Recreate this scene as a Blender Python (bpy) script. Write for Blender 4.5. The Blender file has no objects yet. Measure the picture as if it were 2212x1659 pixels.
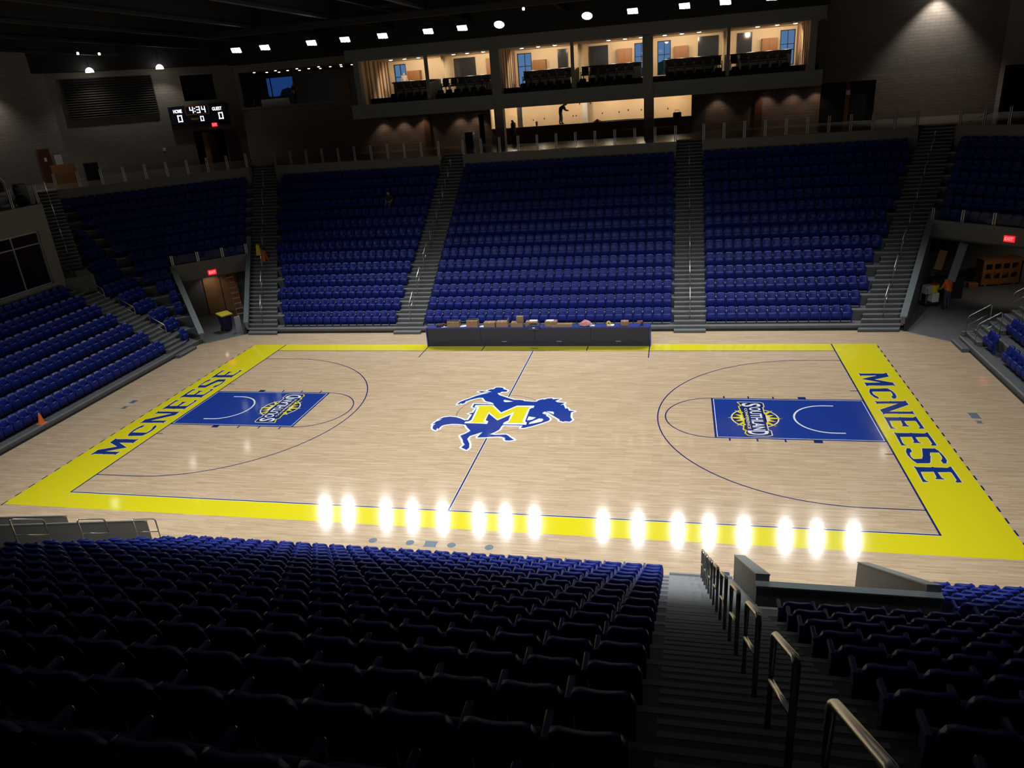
import bpy, bmesh, math, random
import numpy as np
from mathutils import Vector, Matrix
from mathutils.geometry import tessellate_polygon

random.seed(7)
SC = bpy.context.scene
COL = SC.collection
PI = math.pi
Q = 2 ** -0.5
R22 = math.tan(math.radians(22.5))

# ------------------------------------------------------------------ camera
CAM_LOC = (7.0764, -26.935, 12.3539)
CAM_ROT = (1.18978, 0.0729480, 0.2069874)
FPX, IW, IH = 1585.61, 2212.0, 1659.0
cam_d = bpy.data.cameras.new('camera')
cam_d.sensor_fit = 'HORIZONTAL'
cam_d.sensor_width = 36.0
cam_d.lens = FPX / IW * 36.0
cam_d.clip_start = 0.05
cam_d.clip_end = 500
cam = bpy.data.objects.new('camera', cam_d)
cam.location = CAM_LOC
cam.rotation_euler = CAM_ROT
COL.objects.link(cam)
SC.camera = cam

# ------------------------------------------------------------------ world (dusk sky outside the windows)
w = bpy.data.worlds.new('dusk_sky')
SC.world = w
w.use_nodes = True
bg = w.node_tree.nodes['Background']
bg.inputs[0].default_value = (0.20, 0.36, 0.62, 1)
bg.inputs[1].default_value = 0.55

# ------------------------------------------------------------------ view settings, light levels
vs = SC.view_settings
vs.view_transform = 'Standard'
vs.look = 'None'
vs.gamma = 1.0
vs.use_curve_mapping = False
vs.exposure = 0.0
FLOOD_W = 1800.0        # each floodlight over the court
FLOOD_CONE = 80.0       # its beam, degrees
FLOOD_BLEND = 0.75
FLOOD_AIM_Y = 4.2       # how far from the middle line, on their own side, the beams are aimed
SUITE_W = 130.0          # each suite downlight
BAR_W = 75.0
WALL_W = 24.0           # wall washers below the suites
DOME_W = 260.0           # dome lights by the end walls

# ------------------------------------------------------------------ helpers
class MB:
    def __init__(self):
        self.v = []
        self.f = []
    def add(self, vs, fs):
        o = len(self.v)
        self.v += [tuple(p) for p in vs]
        self.f += [tuple(i + o for i in f) for f in fs]
        return self
    def box(self, x0, x1, y0, y1, z0, z1):
        return self.add([(x0, y0, z0), (x1, y0, z0), (x1, y1, z0), (x0, y1, z0), (x0, y0, z1), (x1, y0, z1), (x1, y1, z1), (x0, y1, z1)],
                        [(0, 3, 2, 1), (4, 5, 6, 7), (0, 1, 5, 4), (1, 2, 6, 5), (2, 3, 7, 6), (3, 0, 4, 7)])
    def rbox(self, x0, x1, y0, y1, z0, z1, b=0.02):
        """box with chamfered vertical edges and top"""
        pts = lambda i: [(x0 + b, y0 + i), (x1 - b, y0 + i), (x1 - i, y0 + b), (x1 - i, y1 - b), (x1 - b, y1 - i), (x0 + b, y1 - i), (x0 + i, y1 - b), (x0 + i, y0 + b)]
        vs = [(a, c, z0) for a, c in pts(0)] + [(a, c, z1 - b) for a, c in pts(0)] + [(a, c, z1) for a, c in pts(b * .7)]
        fs = [tuple(range(7, -1, -1)), tuple(range(16, 24))]
        for r in (0, 8):
            for i in range(8):
                fs.append((r + i, r + (i + 1) % 8, r + 8 + (i + 1) % 8, r + 8 + i))
        return self.add(vs, fs)
    def prism(self, poly, z0, z1):
        """vertical prism over a plan polygon; z0/z1 a number or one value per corner"""
        n = len(poly)
        a = [z0] * n if not hasattr(z0, '__len__') else z0
        b = [z1] * n if not hasattr(z1, '__len__') else z1
        area = sum(poly[i][0] * poly[(i + 1) % n][1] - poly[(i + 1) % n][0] * poly[i][1] for i in range(n))
        if area < 0:
            poly = poly[::-1]; a = list(a)[::-1]; b = list(b)[::-1]
        vs = [(p[0], p[1], a[i]) for i, p in enumerate(poly)] + [(p[0], p[1], b[i]) for i, p in enumerate(poly)]
        fs = [tuple(range(n - 1, -1, -1)), tuple(range(n, 2 * n))] + [(i, (i + 1) % n, n + (i + 1) % n, n + i) for i in range(n)]
        return self.add(vs, fs)
    def bar(self, a, b, wx, wz, up=(0, 0, 1)):
        a = Vector(a); b = Vector(b); d = (b - a).normalized(); up = Vector(up)
        if abs(d.dot(up)) > .98: up = Vector((1, 0, 0))
        s = d.cross(up).normalized() * wx / 2
        u = s.cross(d).normalized() * wz / 2
        vs = [a - s - u, a + s - u, a + s + u, a - s + u, b - s - u, b + s - u, b + s + u, b - s + u]
        return self.add(vs, [(0, 1, 2, 3), (7, 6, 5, 4), (4, 5, 1, 0), (5, 6, 2, 1), (6, 7, 3, 2), (7, 4, 0, 3)])
    def tube(self, pts, r, n=6, closed=False):
        pts = [Vector(p) for p in pts]
        rings = []
        up = Vector((0, 0, 1))
        m = len(pts)
        for i, p in enumerate(pts):
            if closed: d = pts[(i + 1) % m] - pts[i - 1]
            else: d = pts[min(i + 1, m - 1)] - pts[max(i - 1, 0)]
            d.normalize()
            s = d.cross(up)
            if s.length < 1e-3: s = d.cross(Vector((1, 0, 0)))
            s.normalize(); t = s.cross(d).normalized()
            rr = r[i] if hasattr(r, '__len__') else r
            rings.append([p + (s * math.cos(2 * PI * k / n) + t * math.sin(2 * PI * k / n)) * rr for k in range(n)])
        vs = [q for g in rings for q in g]; fs = []
        for i in range(m if closed else m - 1):
            j = (i + 1) % m
            for k in range(n):
                fs.append((i * n + k, j * n + k, j * n + (k + 1) % n, i * n + (k + 1) % n))
        if not closed:
            fs += [tuple(range(n)), tuple(range((m - 1) * n + n - 1, (m - 1) * n - 1, -1))]
        return self.add(vs, fs)
    def lathe(self, prof, n=12, c=(0, 0, 0)):
        vs = [(c[0] + r * math.cos(2 * PI * k / n), c[1] + r * math.sin(2 * PI * k / n), c[2] + z) for r, z in prof for k in range(n)]
        fs = []
        for i in range(len(prof) - 1):
            for k in range(n):
                fs.append((i * n + k, i * n + (k + 1) % n, (i + 1) * n + (k + 1) % n, (i + 1) * n + k))
        fs += [tuple(range(n - 1, -1, -1)), tuple(range((len(prof) - 1) * n, len(prof) * n))]
        return self.add(vs, fs)
    def flat(self, poly, z, dz=0.0):
        tri = tessellate_polygon([[Vector((p[0], p[1], 0)) for p in poly]])
        fs = []
        for a, b, c in tri:
            p, q, r = poly[a], poly[b], poly[c]
            cr = (q[0] - p[0]) * (r[1] - p[1]) - (q[1] - p[1]) * (r[0] - p[0])
            fs.append((a, b, c) if cr > 0 else (a, c, b))
        return self.add([(p[0], p[1], z) for p in poly], fs)
    def stroke(self, poly, wd, z, closed=True, joints=True):
        n = len(poly)
        for i in range(n if closed else n - 1):
            a = poly[i]; b = poly[(i + 1) % n]
            dx, dy = b[0] - a[0], b[1] - a[1]; l = math.hypot(dx, dy)
            if l < 1e-6: continue
            ox, oy = -dy / l * wd / 2, dx / l * wd / 2
            zz = z + (i % 7) * 2e-5
            self.add([(a[0] - ox, a[1] - oy, zz), (b[0] - ox, b[1] - oy, zz), (b[0] + ox, b[1] + oy, zz), (a[0] + ox, a[1] + oy, zz)], [(0, 1, 2, 3)])
            if joints:
                zj = zz + 1.5e-4
                self.add([(a[0] + wd / 2 * math.cos(k * PI / 4), a[1] + wd / 2 * math.sin(k * PI / 4), zj) for k in range(8)], [tuple(range(8))])
        return self
    def mesh(self, name):
        me = bpy.data.meshes.new(name)
        me.from_pydata(self.v, [], self.f)
        me.update()
        return me
    def build(self, name, mat, parent=None, smooth=False):
        me = self.mesh(name)
        return mesh_obj(name, me, mat, parent, smooth)

def mesh_obj(name, me, mat=None, parent=None, smooth=False):
    if mat is not None:
        me.materials.clear(); me.materials.append(mat)
    if smooth:
        me.polygons.foreach_set('use_smooth', [True] * len(me.polygons))
    o = bpy.data.objects.new(name, me)
    COL.objects.link(o)
    o.parent = parent
    return o

def empty(name, loc=(0, 0, 0), rz=0.0, parent=None):
    o = bpy.data.objects.new(name, None)
    o.empty_display_size = 0.2
    o.location = loc
    o.rotation_euler = (0, 0, rz)
    COL.objects.link(o)
    o.parent = parent
    return o

def tag(o, label=None, cat=None, group=None, kind=None):
    if label: o['label'] = label
    if cat: o['category'] = cat
    if group: o['group'] = group
    if kind: o['kind'] = kind
    return o

def struct(o, label, cat):
    return tag(o, label, cat, None, 'structure')

def dup(o, parent=None, loc=None, rz=None):
    c = o.copy(); COL.objects.link(c); c.parent = parent
    if loc is not None: c.location = loc
    if rz is not None: c.rotation_euler = (0, 0, rz)
    for ch in o.children: dup(ch, c)
    return c

def light(name, kind, loc, power, color=(1, 1, 1), size=0.1, target=None, cone=None, blend=0.3, parent=None):
    l = bpy.data.lights.new(name, kind)
    l.energy = power
    l.color = color
    if kind != 'AREA': l.shadow_soft_size = size
    if kind == 'SPOT':
        l.spot_size = math.radians(cone); l.spot_blend = blend
    o = bpy.data.objects.new(name, l)
    o.location = loc
    if target is not None:
        o.rotation_euler = (Vector(target) - Vector(loc)).to_track_quat('-Z', 'Y').to_euler()
    COL.objects.link(o)
    o.parent = parent
    return o

ORD = ['first', 'second', 'third', 'fourth', 'fifth', 'sixth', 'seventh', 'eighth', 'ninth', 'tenth', '11th', '12th', '13th', '14th', '15th', '16th', '17th', '18th', '19th', '20th',
       '21st', '22nd', '23rd', '24th', '25th', '26th', '27th', '28th', '29th', '30th', '31st', '32nd']

# ------------------------------------------------------------------ materials
def new_mat(name):
    m = bpy.data.materials.new(name); m.use_nodes = True
    nt = m.node_tree
    return m, nt, nt.nodes['Principled BSDF'], nt.nodes.new, nt.links.new

def pmat(name, col, rough=0.5, metal=0.0, var=0.0, vscale=3.0, bump=0.0, bscale=40.0, spec=0.5, coat=0.0):
    m, nt, b, N, L = new_mat(name)
    b.inputs['Roughness'].default_value = rough
    b.inputs['Metallic'].default_value = metal
    b.inputs['Specular IOR Level'].default_value = spec
    b.inputs['Base Color'].default_value = (*col, 1)
    if coat: b.inputs['Coat Weight'].default_value = coat; b.inputs['Coat Roughness'].default_value = .1
    if var or bump:
        tc = N('ShaderNodeTexCoord')
    if var:
        nz = N('ShaderNodeTexNoise'); nz.inputs['Scale'].default_value = vscale; nz.inputs['Detail'].default_value = 6
        L(tc.outputs['Object'], nz.inputs['Vector'])
        mx = N('ShaderNodeMix'); mx.data_type = 'RGBA'
        mx.inputs['A'].default_value = (*[c * (1 - var) for c in col], 1)
        mx.inputs['B'].default_value = (*[min(1, c * (1 + var)) for c in col], 1)
        L(nz.outputs['Fac'], mx.inputs['Factor']); L(mx.outputs['Result'], b.inputs['Base Color'])
    if bump:
        n2 = N('ShaderNodeTexNoise'); n2.inputs['Scale'].default_value = bscale; n2.inputs['Detail'].default_value = 4
        L(tc.outputs['Object'], n2.inputs['Vector'])
        bp = N('ShaderNodeBump'); bp.inputs['Strength'].default_value = bump; bp.inputs['Distance'].default_value = .01
        L(n2.outputs['Fac'], bp.inputs['Height']); L(bp.outputs['Normal'], b.inputs['Normal'])
    return m

def emat(name, col, strength):
    m, nt, b, N, L = new_mat(name)
    b.inputs['Base Color'].default_value = (*[min(1, c) for c in col], 1)
    b.inputs['Emission Color'].default_value = (*col, 1)
    b.inputs['Emission Strength'].default_value = strength
    return m

def wood_floor_mat():
    m, nt, b, N, L = new_mat('maple_court')
    tc = N('ShaderNodeTexCoord')
    br = N('ShaderNodeTexBrick')
    br.offset = .37; br.inputs['Scale'].default_value = 1.0
    br.inputs['Brick Width'].default_value = .95; br.inputs['Row Height'].default_value = .0571
    br.inputs['Mortar Size'].default_value = .0; br.inputs['Bias'].default_value = 0.0
    br.inputs['Color1'].default_value = (.43, .30, .172, 1); br.inputs['Color2'].default_value = (.63, .485, .315, 1)
    L(tc.outputs['Object'], br.inputs['Vector'])
    mp = N('ShaderNodeMapping'); mp.inputs['Scale'].default_value = (.9, 15, 1)
    L(tc.outputs['Object'], mp.inputs['Vector'])
    nz = N('ShaderNodeTexNoise'); nz.inputs['Scale'].default_value = 1.0; nz.inputs['Detail'].default_value = 5; nz.inputs['Roughness'].default_value = .65
    L(mp.outputs['Vector'], nz.inputs['Vector'])
    cr = N('ShaderNodeValToRGB')
    cr.color_ramp.elements[0].position = .30; cr.color_ramp.elements[0].color = (.38, .255, .142, 1)
    cr.color_ramp.elements[1].position = .70; cr.color_ramp.elements[1].color = (.67, .535, .37, 1)
    L(nz.outputs['Fac'], cr.inputs['Fac'])
    mx = N('ShaderNodeMix'); mx.data_type = 'RGBA'; mx.inputs['Factor'].default_value = .5
    L(br.outputs['Color'], mx.inputs['A']); L(cr.outputs['Color'], mx.inputs['B'])
    L(mx.outputs['Result'], b.inputs['Base Color'])
    b.inputs['Roughness'].default_value = GLOSS
    b.inputs['Specular IOR Level'].default_value = .5
    varnish(nt, b)
    return m

def varnish(nt, b):
    """strip-wise ripple of the varnished boards: highlights spread across the boards"""
    t = nt.nodes.new('ShaderNodeCombineXYZ'); t.inputs[1].default_value = 1.0
    nt.links.new(t.outputs[0], b.inputs['Tangent'])
    b.inputs['Anisotropic'].default_value = .3

def block_mat(name, c1, c2, mortar):
    m, nt, b, N, L = new_mat(name)
    tc = N('ShaderNodeTexCoord')
    sp = N('ShaderNodeSeparateXYZ'); cb = N('ShaderNodeCombineXYZ')
    L(tc.outputs['Object'], sp.inputs[0]); L(sp.outputs['X'], cb.inputs['X']); L(sp.outputs['Z'], cb.inputs['Y'])
    br = N('ShaderNodeTexBrick')
    br.inputs['Scale'].default_value = 1.0; br.inputs['Brick Width'].default_value = .61; br.inputs['Row Height'].default_value = .203
    br.inputs['Mortar Size'].default_value = .012
    br.inputs['Color1'].default_value = (*c1, 1); br.inputs['Color2'].default_value = (*c2, 1); br.inputs['Mortar'].default_value = (*mortar, 1)
    L(cb.outputs[0], br.inputs['Vector']); L(br.outputs['Color'], b.inputs['Base Color'])
    bp = N('ShaderNodeBump'); bp.inputs['Strength'].default_value = .6; bp.inputs['Distance'].default_value = .02; bp.invert = True
    L(br.outputs['Fac'], bp.inputs['Height']); L(bp.outputs['Normal'], b.inputs['Normal'])
    b.inputs['Roughness'].default_value = .85
    return m

def glass_mat(name, tint=(.9, .95, .95), gloss=.12):
    m, nt, b, N, L = new_mat(name)
    out = nt.nodes['Material Output']
    t = N('ShaderNodeBsdfTransparent'); t.inputs[0].default_value = (*tint, 1)
    g = N('ShaderNodeBsdfGlossy'); g.inputs['Roughness'].default_value = .02
    mx = N('ShaderNodeMixShader'); fr = N('ShaderNodeFresnel'); fr.inputs['IOR'].default_value = 1.18
    L(fr.outputs[0], mx.inputs[0]); L(t.outputs[0], mx.inputs[1]); L(g.outputs[0], mx.inputs[2])
    L(mx.outputs[0], out.inputs['Surface'])
    return m

GLOSS = 0.08
M = {}
M['maple'] = wood_floor_mat()
M['yellow_paint'] = pmat('yellow_court_paint', (.70, .62, .014), GLOSS, var=.03)
M['blue_paint'] = pmat('blue_court_paint', (.014, .042, .27), GLOSS, var=.05)
M['letter_paint'] = pmat('letter_court_paint', (.012, .034, .19), GLOSS)
M['navy_paint'] = pmat('navy_court_paint', (.012, .022, .13), GLOSS)
M['white_paint'] = pmat('white_court_paint', (.74, .80, .82), GLOSS)
M['cream_paint'] = pmat('cream_court_paint', (.75, .70, .45), GLOSS)
for _k in ('yellow_paint', 'blue_paint', 'navy_paint', 'letter_paint', 'white_paint', 'cream_paint'):
    varnish(M[_k].node_tree, M[_k].node_tree.nodes['Principled BSDF'])
M['concrete'] = pmat('concrete', (.098, .101, .102), .7, var=.22, vscale=1.6, bump=.15)
M['concrete_light'] = pmat('concrete_nosing', (.215, .226, .232), .55, var=.15, vscale=2.5)
M['concrete_wall'] = pmat('painted_concrete', (.155, .154, .15), .6, var=.1, vscale=1.2, bump=.08)
M['cap'] = pmat('cap_metal', (.15, .18, .19), .45, var=.1)
M['dark_skirt'] = pmat('black_skirting', (.012, .012, .014), .6)
M['block'] = block_mat('concrete_block', (.235, .205, .18), (.20, .175, .155), (.15, .13, .115))
M['block_warm'] = block_mat('brown_block', (.30, .225, .18), (.26, .19, .155), (.17, .13, .11))
M['fascia'] = pmat('fascia_panel', (.17, .18, .18), .6, var=.08)
M['black'] = pmat('black_roof_paint', (.010, .010, .012), .8, var=.2)
M['steel_dark'] = pmat('dark_steel', (.022, .022, .025), .6, .2)
M['seat_blue'] = pmat('blue_seat_plastic', (.0055, .018, .205), .42, var=.10, vscale=9, spec=.3)
M['seat_post'] = pmat('blue_powder_coat', (.010, .026, .20), .4)
M['steel'] = pmat('brushed_steel_rail', (.55, .54, .51), .32, 1.0)
M['alu'] = pmat('aluminium_post', (.40, .42, .46), .4, .8)
M['glass'] = glass_mat('clear_rail_glass')
M['pane'] = glass_mat('window_glass', (.85, .92, 1.0))
M['pane_tint'] = glass_mat('tinted_window_glass', (.28, .42, .66))
M['cream_wall'] = pmat('cream_suite_wall', (.62, .50, .34), .8, var=.03)
M['bar_wall'] = pmat('tan_bar_wall', (.60, .48, .33), .75, var=.04)
M['brown'] = pmat('brown_stripe_panel', (.20, .09, .04), .6, var=.1)
M['wood'] = pmat('orange_brown_wood', (.24, .095, .026), .5, var=.25, vscale=6)
M['ply'] = pmat('plywood_panel', (.40, .215, .095), .6, var=.2, vscale=4)
M['granite'] = pmat('dark_stone', (.035, .035, .04), .12, var=.3, vscale=20)
M['chair_black'] = pmat('black_vinyl', (.004, .004, .0045), .45)
M['counter_black'] = pmat('black_counter', (.006, .006, .0065), .3)
M['white'] = pmat('white_paper', (.72, .72, .70), .7, var=.04)
M['grey_panel'] = pmat('pale_grey_panel', (.42, .42, .45), .6, var=.08)
M['cardboard'] = pmat('cardboard', (.23, .145, .08), .8, var=.15, vscale=5)
M['rubber'] = pmat('black_rubber', (.015, .015, .016), .6)
M['orange'] = pmat('safety_orange', (.85, .17, .015), .5)
M['yellow'] = pmat('safety_yellow', (.72, .58, .02), .5)
M['red'] = pmat('red_plastic', (.40, .03, .03), .5)
M['red_door'] = pmat('dark_red_door', (.10, .022, .015), .5)
M['pink'] = pmat('pink_bag', (.55, .25, .25), .7, var=.3, vscale=20)
M['navy_bag'] = pmat('navy_fabric', (.02, .03, .10), .7)
M['led_grey'] = pmat('led_panel_face', (.016, .018, .030), .45, var=.25, vscale=60)
M['table_blue'] = pmat('table_blue_trim', (.015, .03, .22), .4)
M['kick'] = pmat('table_kick', (.012, .012, .035), .5)
M['plate'] = pmat('floor_plate_metal', (.10, .15, .18), .5, .2)
M['blue_bin'] = pmat('dark_blue_bin', (.01, .014, .06), .45)
M['skin'] = pmat('skin', (.45, .27, .19), .6)
M['cloth_dark'] = pmat('dark_cloth', (.02, .02, .024), .85, var=.2, vscale=8)
M['cloth_jean'] = pmat('denim', (.05, .07, .11), .85, var=.2, vscale=8)
M['cloth_grey'] = pmat('grey_cloth', (.30, .28, .27), .85, var=.1)
M['hair'] = pmat('dark_hair', (.02, .015, .012), .7)
M['leaf'] = pmat('dusk_foliage', (.03, .06, .025), .9, var=.5, vscale=1.5)
M['bark'] = pmat('bark', (.06, .04, .03), .9)
M['ground'] = pmat('outdoor_grass', (.04, .06, .03), 1.0, var=.3, vscale=.2)
M['carpet'] = pmat('dark_carpet', (.03, .03, .035), .95)
M['tile'] = pmat('polished_concourse_floor', (.13, .10, .085), .22, var=.15, vscale=.8)
M['flood'] = emat('floodlight_led', (.93, .96, 1.0), 12)
M['downlight'] = emat('warm_downlight', (1.0, .84, .60), 9)
M['smalllight'] = emat('small_warm_light', (1.0, .85, .62), 6)
M['dome_lit'] = emat('dome_light_glow', (1.0, .96, .88), 7)
M['led_white'] = emat('scoreboard_white_led', (.95, .97, 1.0), 2.0)
M['led_amber'] = emat('scoreboard_amber', (.5, .25, .02), .10)
M['exit_red'] = emat('exit_sign_red', (1.0, .03, .05), .9)
M['exit_text'] = emat('exit_sign_letters', (1.0, .45, .42), .9)
M['score_blue'] = pmat('scoreboard_face', (.006, .007, .035), .45)
M['tv_on'] = pmat('tv_glass', (.01, .012, .015), .08)
M['louver'] = pmat('louver_metal', (.045, .04, .036), .5, .4)

# ------------------------------------------------------------------ court floor and its painted markings
CL, CB = 47 * .3048, 25 * .3048           # half length, half width of the court
YX, YY = 16.28, 8.62                      # outer edge of the yellow border
floor = MB()
floor.prism([(-21, -10.9), (21, -10.9), (21, 9.0), (19.75, 9.0), (18.1, 10.95), (-18.1, 10.95), (-19.75, 9.0), (-21, 9.0)], -.2, 0.0)
floor = struct(floor.build('floor', M['maple']), 'varnished maple basketball court floor with painted yellow border', 'floor')

def paint(name, mb, mat):
    return mb.build(name, M[mat], floor)

Z1, Z2, Z3, Z4, Z5, Z6 = .0010, .0016, .0022, .0028, .0034, .0040
for sx in (-1, 1):                        # yellow border: two ends, two sides
    paint('yellow_border', MB().flat([(sx * CL, -YY), (sx * YX, -YY), (sx * YX, YY), (sx * CL, YY)], Z1), 'yellow_paint')
for sy in (-1, 1):
    paint('yellow_border', MB().flat([(-CL, sy * CB), (CL, sy * CB), (CL, sy * YY), (-CL, sy * YY)], Z1), 'yellow_paint')

def line(name, pts, wd=.06, mat='navy_paint', z=Z3, closed=False, rim=True):
    if rim: paint('line_edge', MB().stroke(pts, wd + .03, z - .0005, closed, False), 'white_paint')
    return paint(name, MB().stroke(pts, wd, z, closed, False), mat)

line('sideline', [(-CL, CB), (CL, CB)], rim=False)
line('sideline', [(-CL, -CB), (CL, -CB)])
for sx in (-1, 1):
    line('baseline', [(sx * CL, -CB - .02), (sx * CL, YY)], rim=False)
line('half_court_line', [(0, -CB), (0, CB)])
line('centre_circle', [(1.83 * math.cos(a * PI / 32), 1.83 * math.sin(a * PI / 32)) for a in range(64)], .02, 'navy_paint', Z2, True, False)
for sx in (-1, 1):
    rim = sx * (CL - 1.6)
    arc = [(rim - sx * 6.32 * math.cos(a), 6.32 * math.sin(a)) for a in [-PI / 2 + i * PI / 48 for i in range(49)]]
    line('three_point_line', [(sx * CL, -6.32)] + arc + [(sx * CL, 6.32)], .05, rim=False)
    ft = sx * (CL - 5.79)
    line('free_throw_circle', [(ft - sx * 1.83 * math.cos(a), 1.83 * math.sin(a)) for a in [-PI / 2 + i * PI / 32 for i in range(33)]], .05, rim=False)
    paint('lane', MB().flat([(sx * CL, -1.83), (ft, -1.83), (ft, 1.83), (sx * CL, 1.83)], Z2), 'blue_paint')
    ins = .07
    paint('lane_outline', MB().stroke([(sx * (CL - ins), -1.83 + ins), (ft + sx * ins, -1.83 + ins), (ft + sx * ins, 1.83 - ins), (sx * (CL - ins), 1.83 - ins)], .025, Z3, True, False), 'white_paint')
    line('lane_line', [(sx * CL, -1.83), (ft, -1.83), (ft, 1.83), (sx * CL, 1.83)], .05, rim=False)
    ra = [(rim - sx * 1.22 * math.cos(a), 1.22 * math.sin(a)) for a in [-PI / 2 + i * PI / 32 for i in range(33)]]
    paint('restricted_arc', MB().stroke([(sx * 13.1, -1.22)] + ra + [(sx * 13.1, 1.22)], .07, Z4, False, False), 'white_paint')
    for sy in (-1, 1):
        for px in (9.03, 9.99, 10.95):
            paint('lane_tick', MB().flat([(sx * px - .03, sy * 1.86), (sx * px + .03, sy * 1.86), (sx * px + .03, sy * 2.06), (sx * px - .03, sy * 2.06)], Z3), 'navy_paint')
        paint('lane_block', MB().flat([(sx * 11.9, sy * 1.86), (sx * 12.2, sy * 1.86), (sx * 12.2, sy * 2.06), (sx * 11.9, sy * 2.06)], Z3), 'navy_paint')
        line('hash_mark', [(sx * 14.02, sy * 2.77), (sx * CL, sy * 2.77)], .05, rim=False)
        line('coaching_box_line', [(sx * 5.8, CB - 1.0), (sx * 5.8, YY)], .05, rim=False) if sy > 0 else None
    line('table_mark', [(sx * 2.72, CB), (sx * 2.72, YY)], .05, rim=False)
    for i in range(29):                   # dashes outside the yellow ends
        y0 = 8.32 - i * .62
        if abs(y0) < YY: paint('dash', MB().flat([(sx * YX, y0 - .29), (sx * (YX + .055), y0 - .29), (sx * (YX + .055), y0), (sx * YX, y0)], Z3), 'navy_paint')
for s in (-1, 1):
    line('table_cross', [(-.2, 7.98 - s * .12), (.2, 7.98 + s * .12)], .04, rim=False)

# rider-and-horse emblem with the letter M at half court
LOGO_BLUE=[(-2.07,0.74),(-2.03,1.01),(-1.91,1.19),(-1.7,1.42),(-1.48,1.71),(-1.22,1.93),(-0.97,2.1),(-0.88,2.19),(-1.13,2.34),(-1.01,2.47),(-0.86,2.52),(-0.81,2.69),(-0.69,2.73),(-0.45,2.67),(-0.44,2.54),(-0.24,2.41),(-0.19,2.31),(-0.24,2.22),(-0.43,2.22),(-0.48,2.09),(-0.59,2.05),(-0.47,1.85),(-0.11,1.61),(0.04,1.51),(0.31,1.35),(0.53,1.36),(0.72,1.31),(0.76,1.24),(1.13,1.18),(1.31,1.19),(1.4,1.36),(1.56,1.47),(1.59,1.41),(1.75,1.55),(1.94,1.58),(1.97,1.47),(2.29,1.54),(2.11,1.29),(2.22,1.16),(2.54,1.11),(2.39,0.84),(2.51,0.94),(2.65,0.52),(2.73,0.57),(2.83,0.32),(3.07,0.27),(2.93,0.15),(2.96,-0.24),(3,-0.39),(3.08,-0.56),(2.99,-0.74),(2.82,-0.7),(2.74,-0.76),(2.57,-0.65),(2.57,-0.56),(2.31,-0.27),(2.01,0.08),(1.83,0.19),(1.76,0.03),(1.83,-0.05),(1.94,-0.1),(1.97,-0.24),(2.07,-0.34),(2.17,-0.52),(2.15,-0.69),(1.89,-0.94),(1.57,-1.22),(1.42,-1.31),(1.27,-1.4),(1.15,-1.41),(1.18,-1.19),(0.37,-1.19),(0.34,-1.32),(0.32,-1.62),(0.2,-1.83),(0.04,-2.03),(0.26,-2.09),(0.52,-2.04),(0.69,-2.03),(0.8,-2.13),(0.88,-2.24),(1.1,-2.47),(0.92,-2.54),(0.77,-2.53),(0.72,-2.41),(0.72,-2.33),(0.61,-2.26),(0.47,-2.22),(0.29,-2.23),(-0.06,-2.31),(-0.37,-2.35),(-0.39,-2.31),(-0.3,-1.86),(-0.5,-2.04),(-0.72,-2.25),(-0.75,-2.5),(-0.56,-2.88),(-0.48,-3.22),(-0.53,-3.41),(-0.79,-3.22),(-0.72,-2.97),(-0.82,-2.82),(-0.91,-2.58),(-1.11,-2.23),(-0.93,-2.02),(-0.81,-1.78),(-1.05,-1.44),(-1.15,-1.24),(-1.49,-1.18),(-1.76,-1.19),(-1.99,-1.27),(-2.11,-1.37),(-2.16,-1.54),(-2.14,-1.69),(-2.25,-1.61),(-2.23,-1.82),(-2.37,-1.72),(-2.44,-1.6),(-2.48,-1.39),(-2.43,-1.21),(-2.54,-1.28),(-2.47,-0.99),(-2.29,-0.78),(-2.44,-0.81),(-2.27,-0.57),(-2.04,-0.49),(-1.77,-0.53),(-1.51,-0.67),(-1.32,-0.82),(-1.17,-0.77),(-1.15,-0.25),(-1.32,-0.16),(-1.15,-0.04),(-1.13,0.41),(-1.33,0.5),(-1.34,0.84),(-0.46,0.82),(-0.55,0.97),(-0.68,1.06),(-0.86,1.13),(-0.94,1.2),(-1.12,1.52),(-1.29,1.52),(-1.57,1.33),(-1.79,1.09),(-1.78,0.94),(-1.87,0.82),(-1.93,0.89)]
LOGO_SCARF=[(-1.51,2.19),(-1.35,2.26),(-1.11,2.18),(-0.88,2.19),(-0.97,2.1),(-1.19,2.14),(-1.34,2.08)]
LOGO_HOLES=[[(-0.14,1.25),(-0.12,1.33),(0.02,1.28),(0.3,1.18),(0.14,1.11),(-0.03,1.08),(-0.11,1.16)],[(1.9,0.22),(2.18,0.2),(2.24,0.09),(2.25,-0.08)],[(1.26,-0.32),(1.58,-0.41),(1.45,-0.64),(1.26,-0.7)],[(1.4,-1.05),(1.4,-0.9),(1.72,-0.49),(1.86,-0.51),(1.92,-0.63),(1.87,-0.79),(1.63,-0.94)]]
LOGO_M_WHITE=[(-1.25,-1.1),(-1.25,-0.95),(-1.12,-0.9),(-1.04,-0.78),(-1.12,0.45),(-1.24,0.5),(-1.25,0.72),(-0.46,0.75),(0.03,0.02),(0.56,0.74),(1.3,0.77),(1.31,0.55),(1.23,0.51),(1.17,0.41),(1.2,-0.67),(1.21,-0.81),(1.29,-0.89),(1.31,-1.11),(0.36,-1.12),(0.36,-0.96),(0.44,-0.82),(0.5,-0.75),(0.49,-0.19),(0.05,-0.77),(-0.46,-0.13),(-0.44,-0.75),(-0.41,-0.8),(-0.3,-0.86),(-0.29,-1.12),(-0.78,-1.09)]
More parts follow.
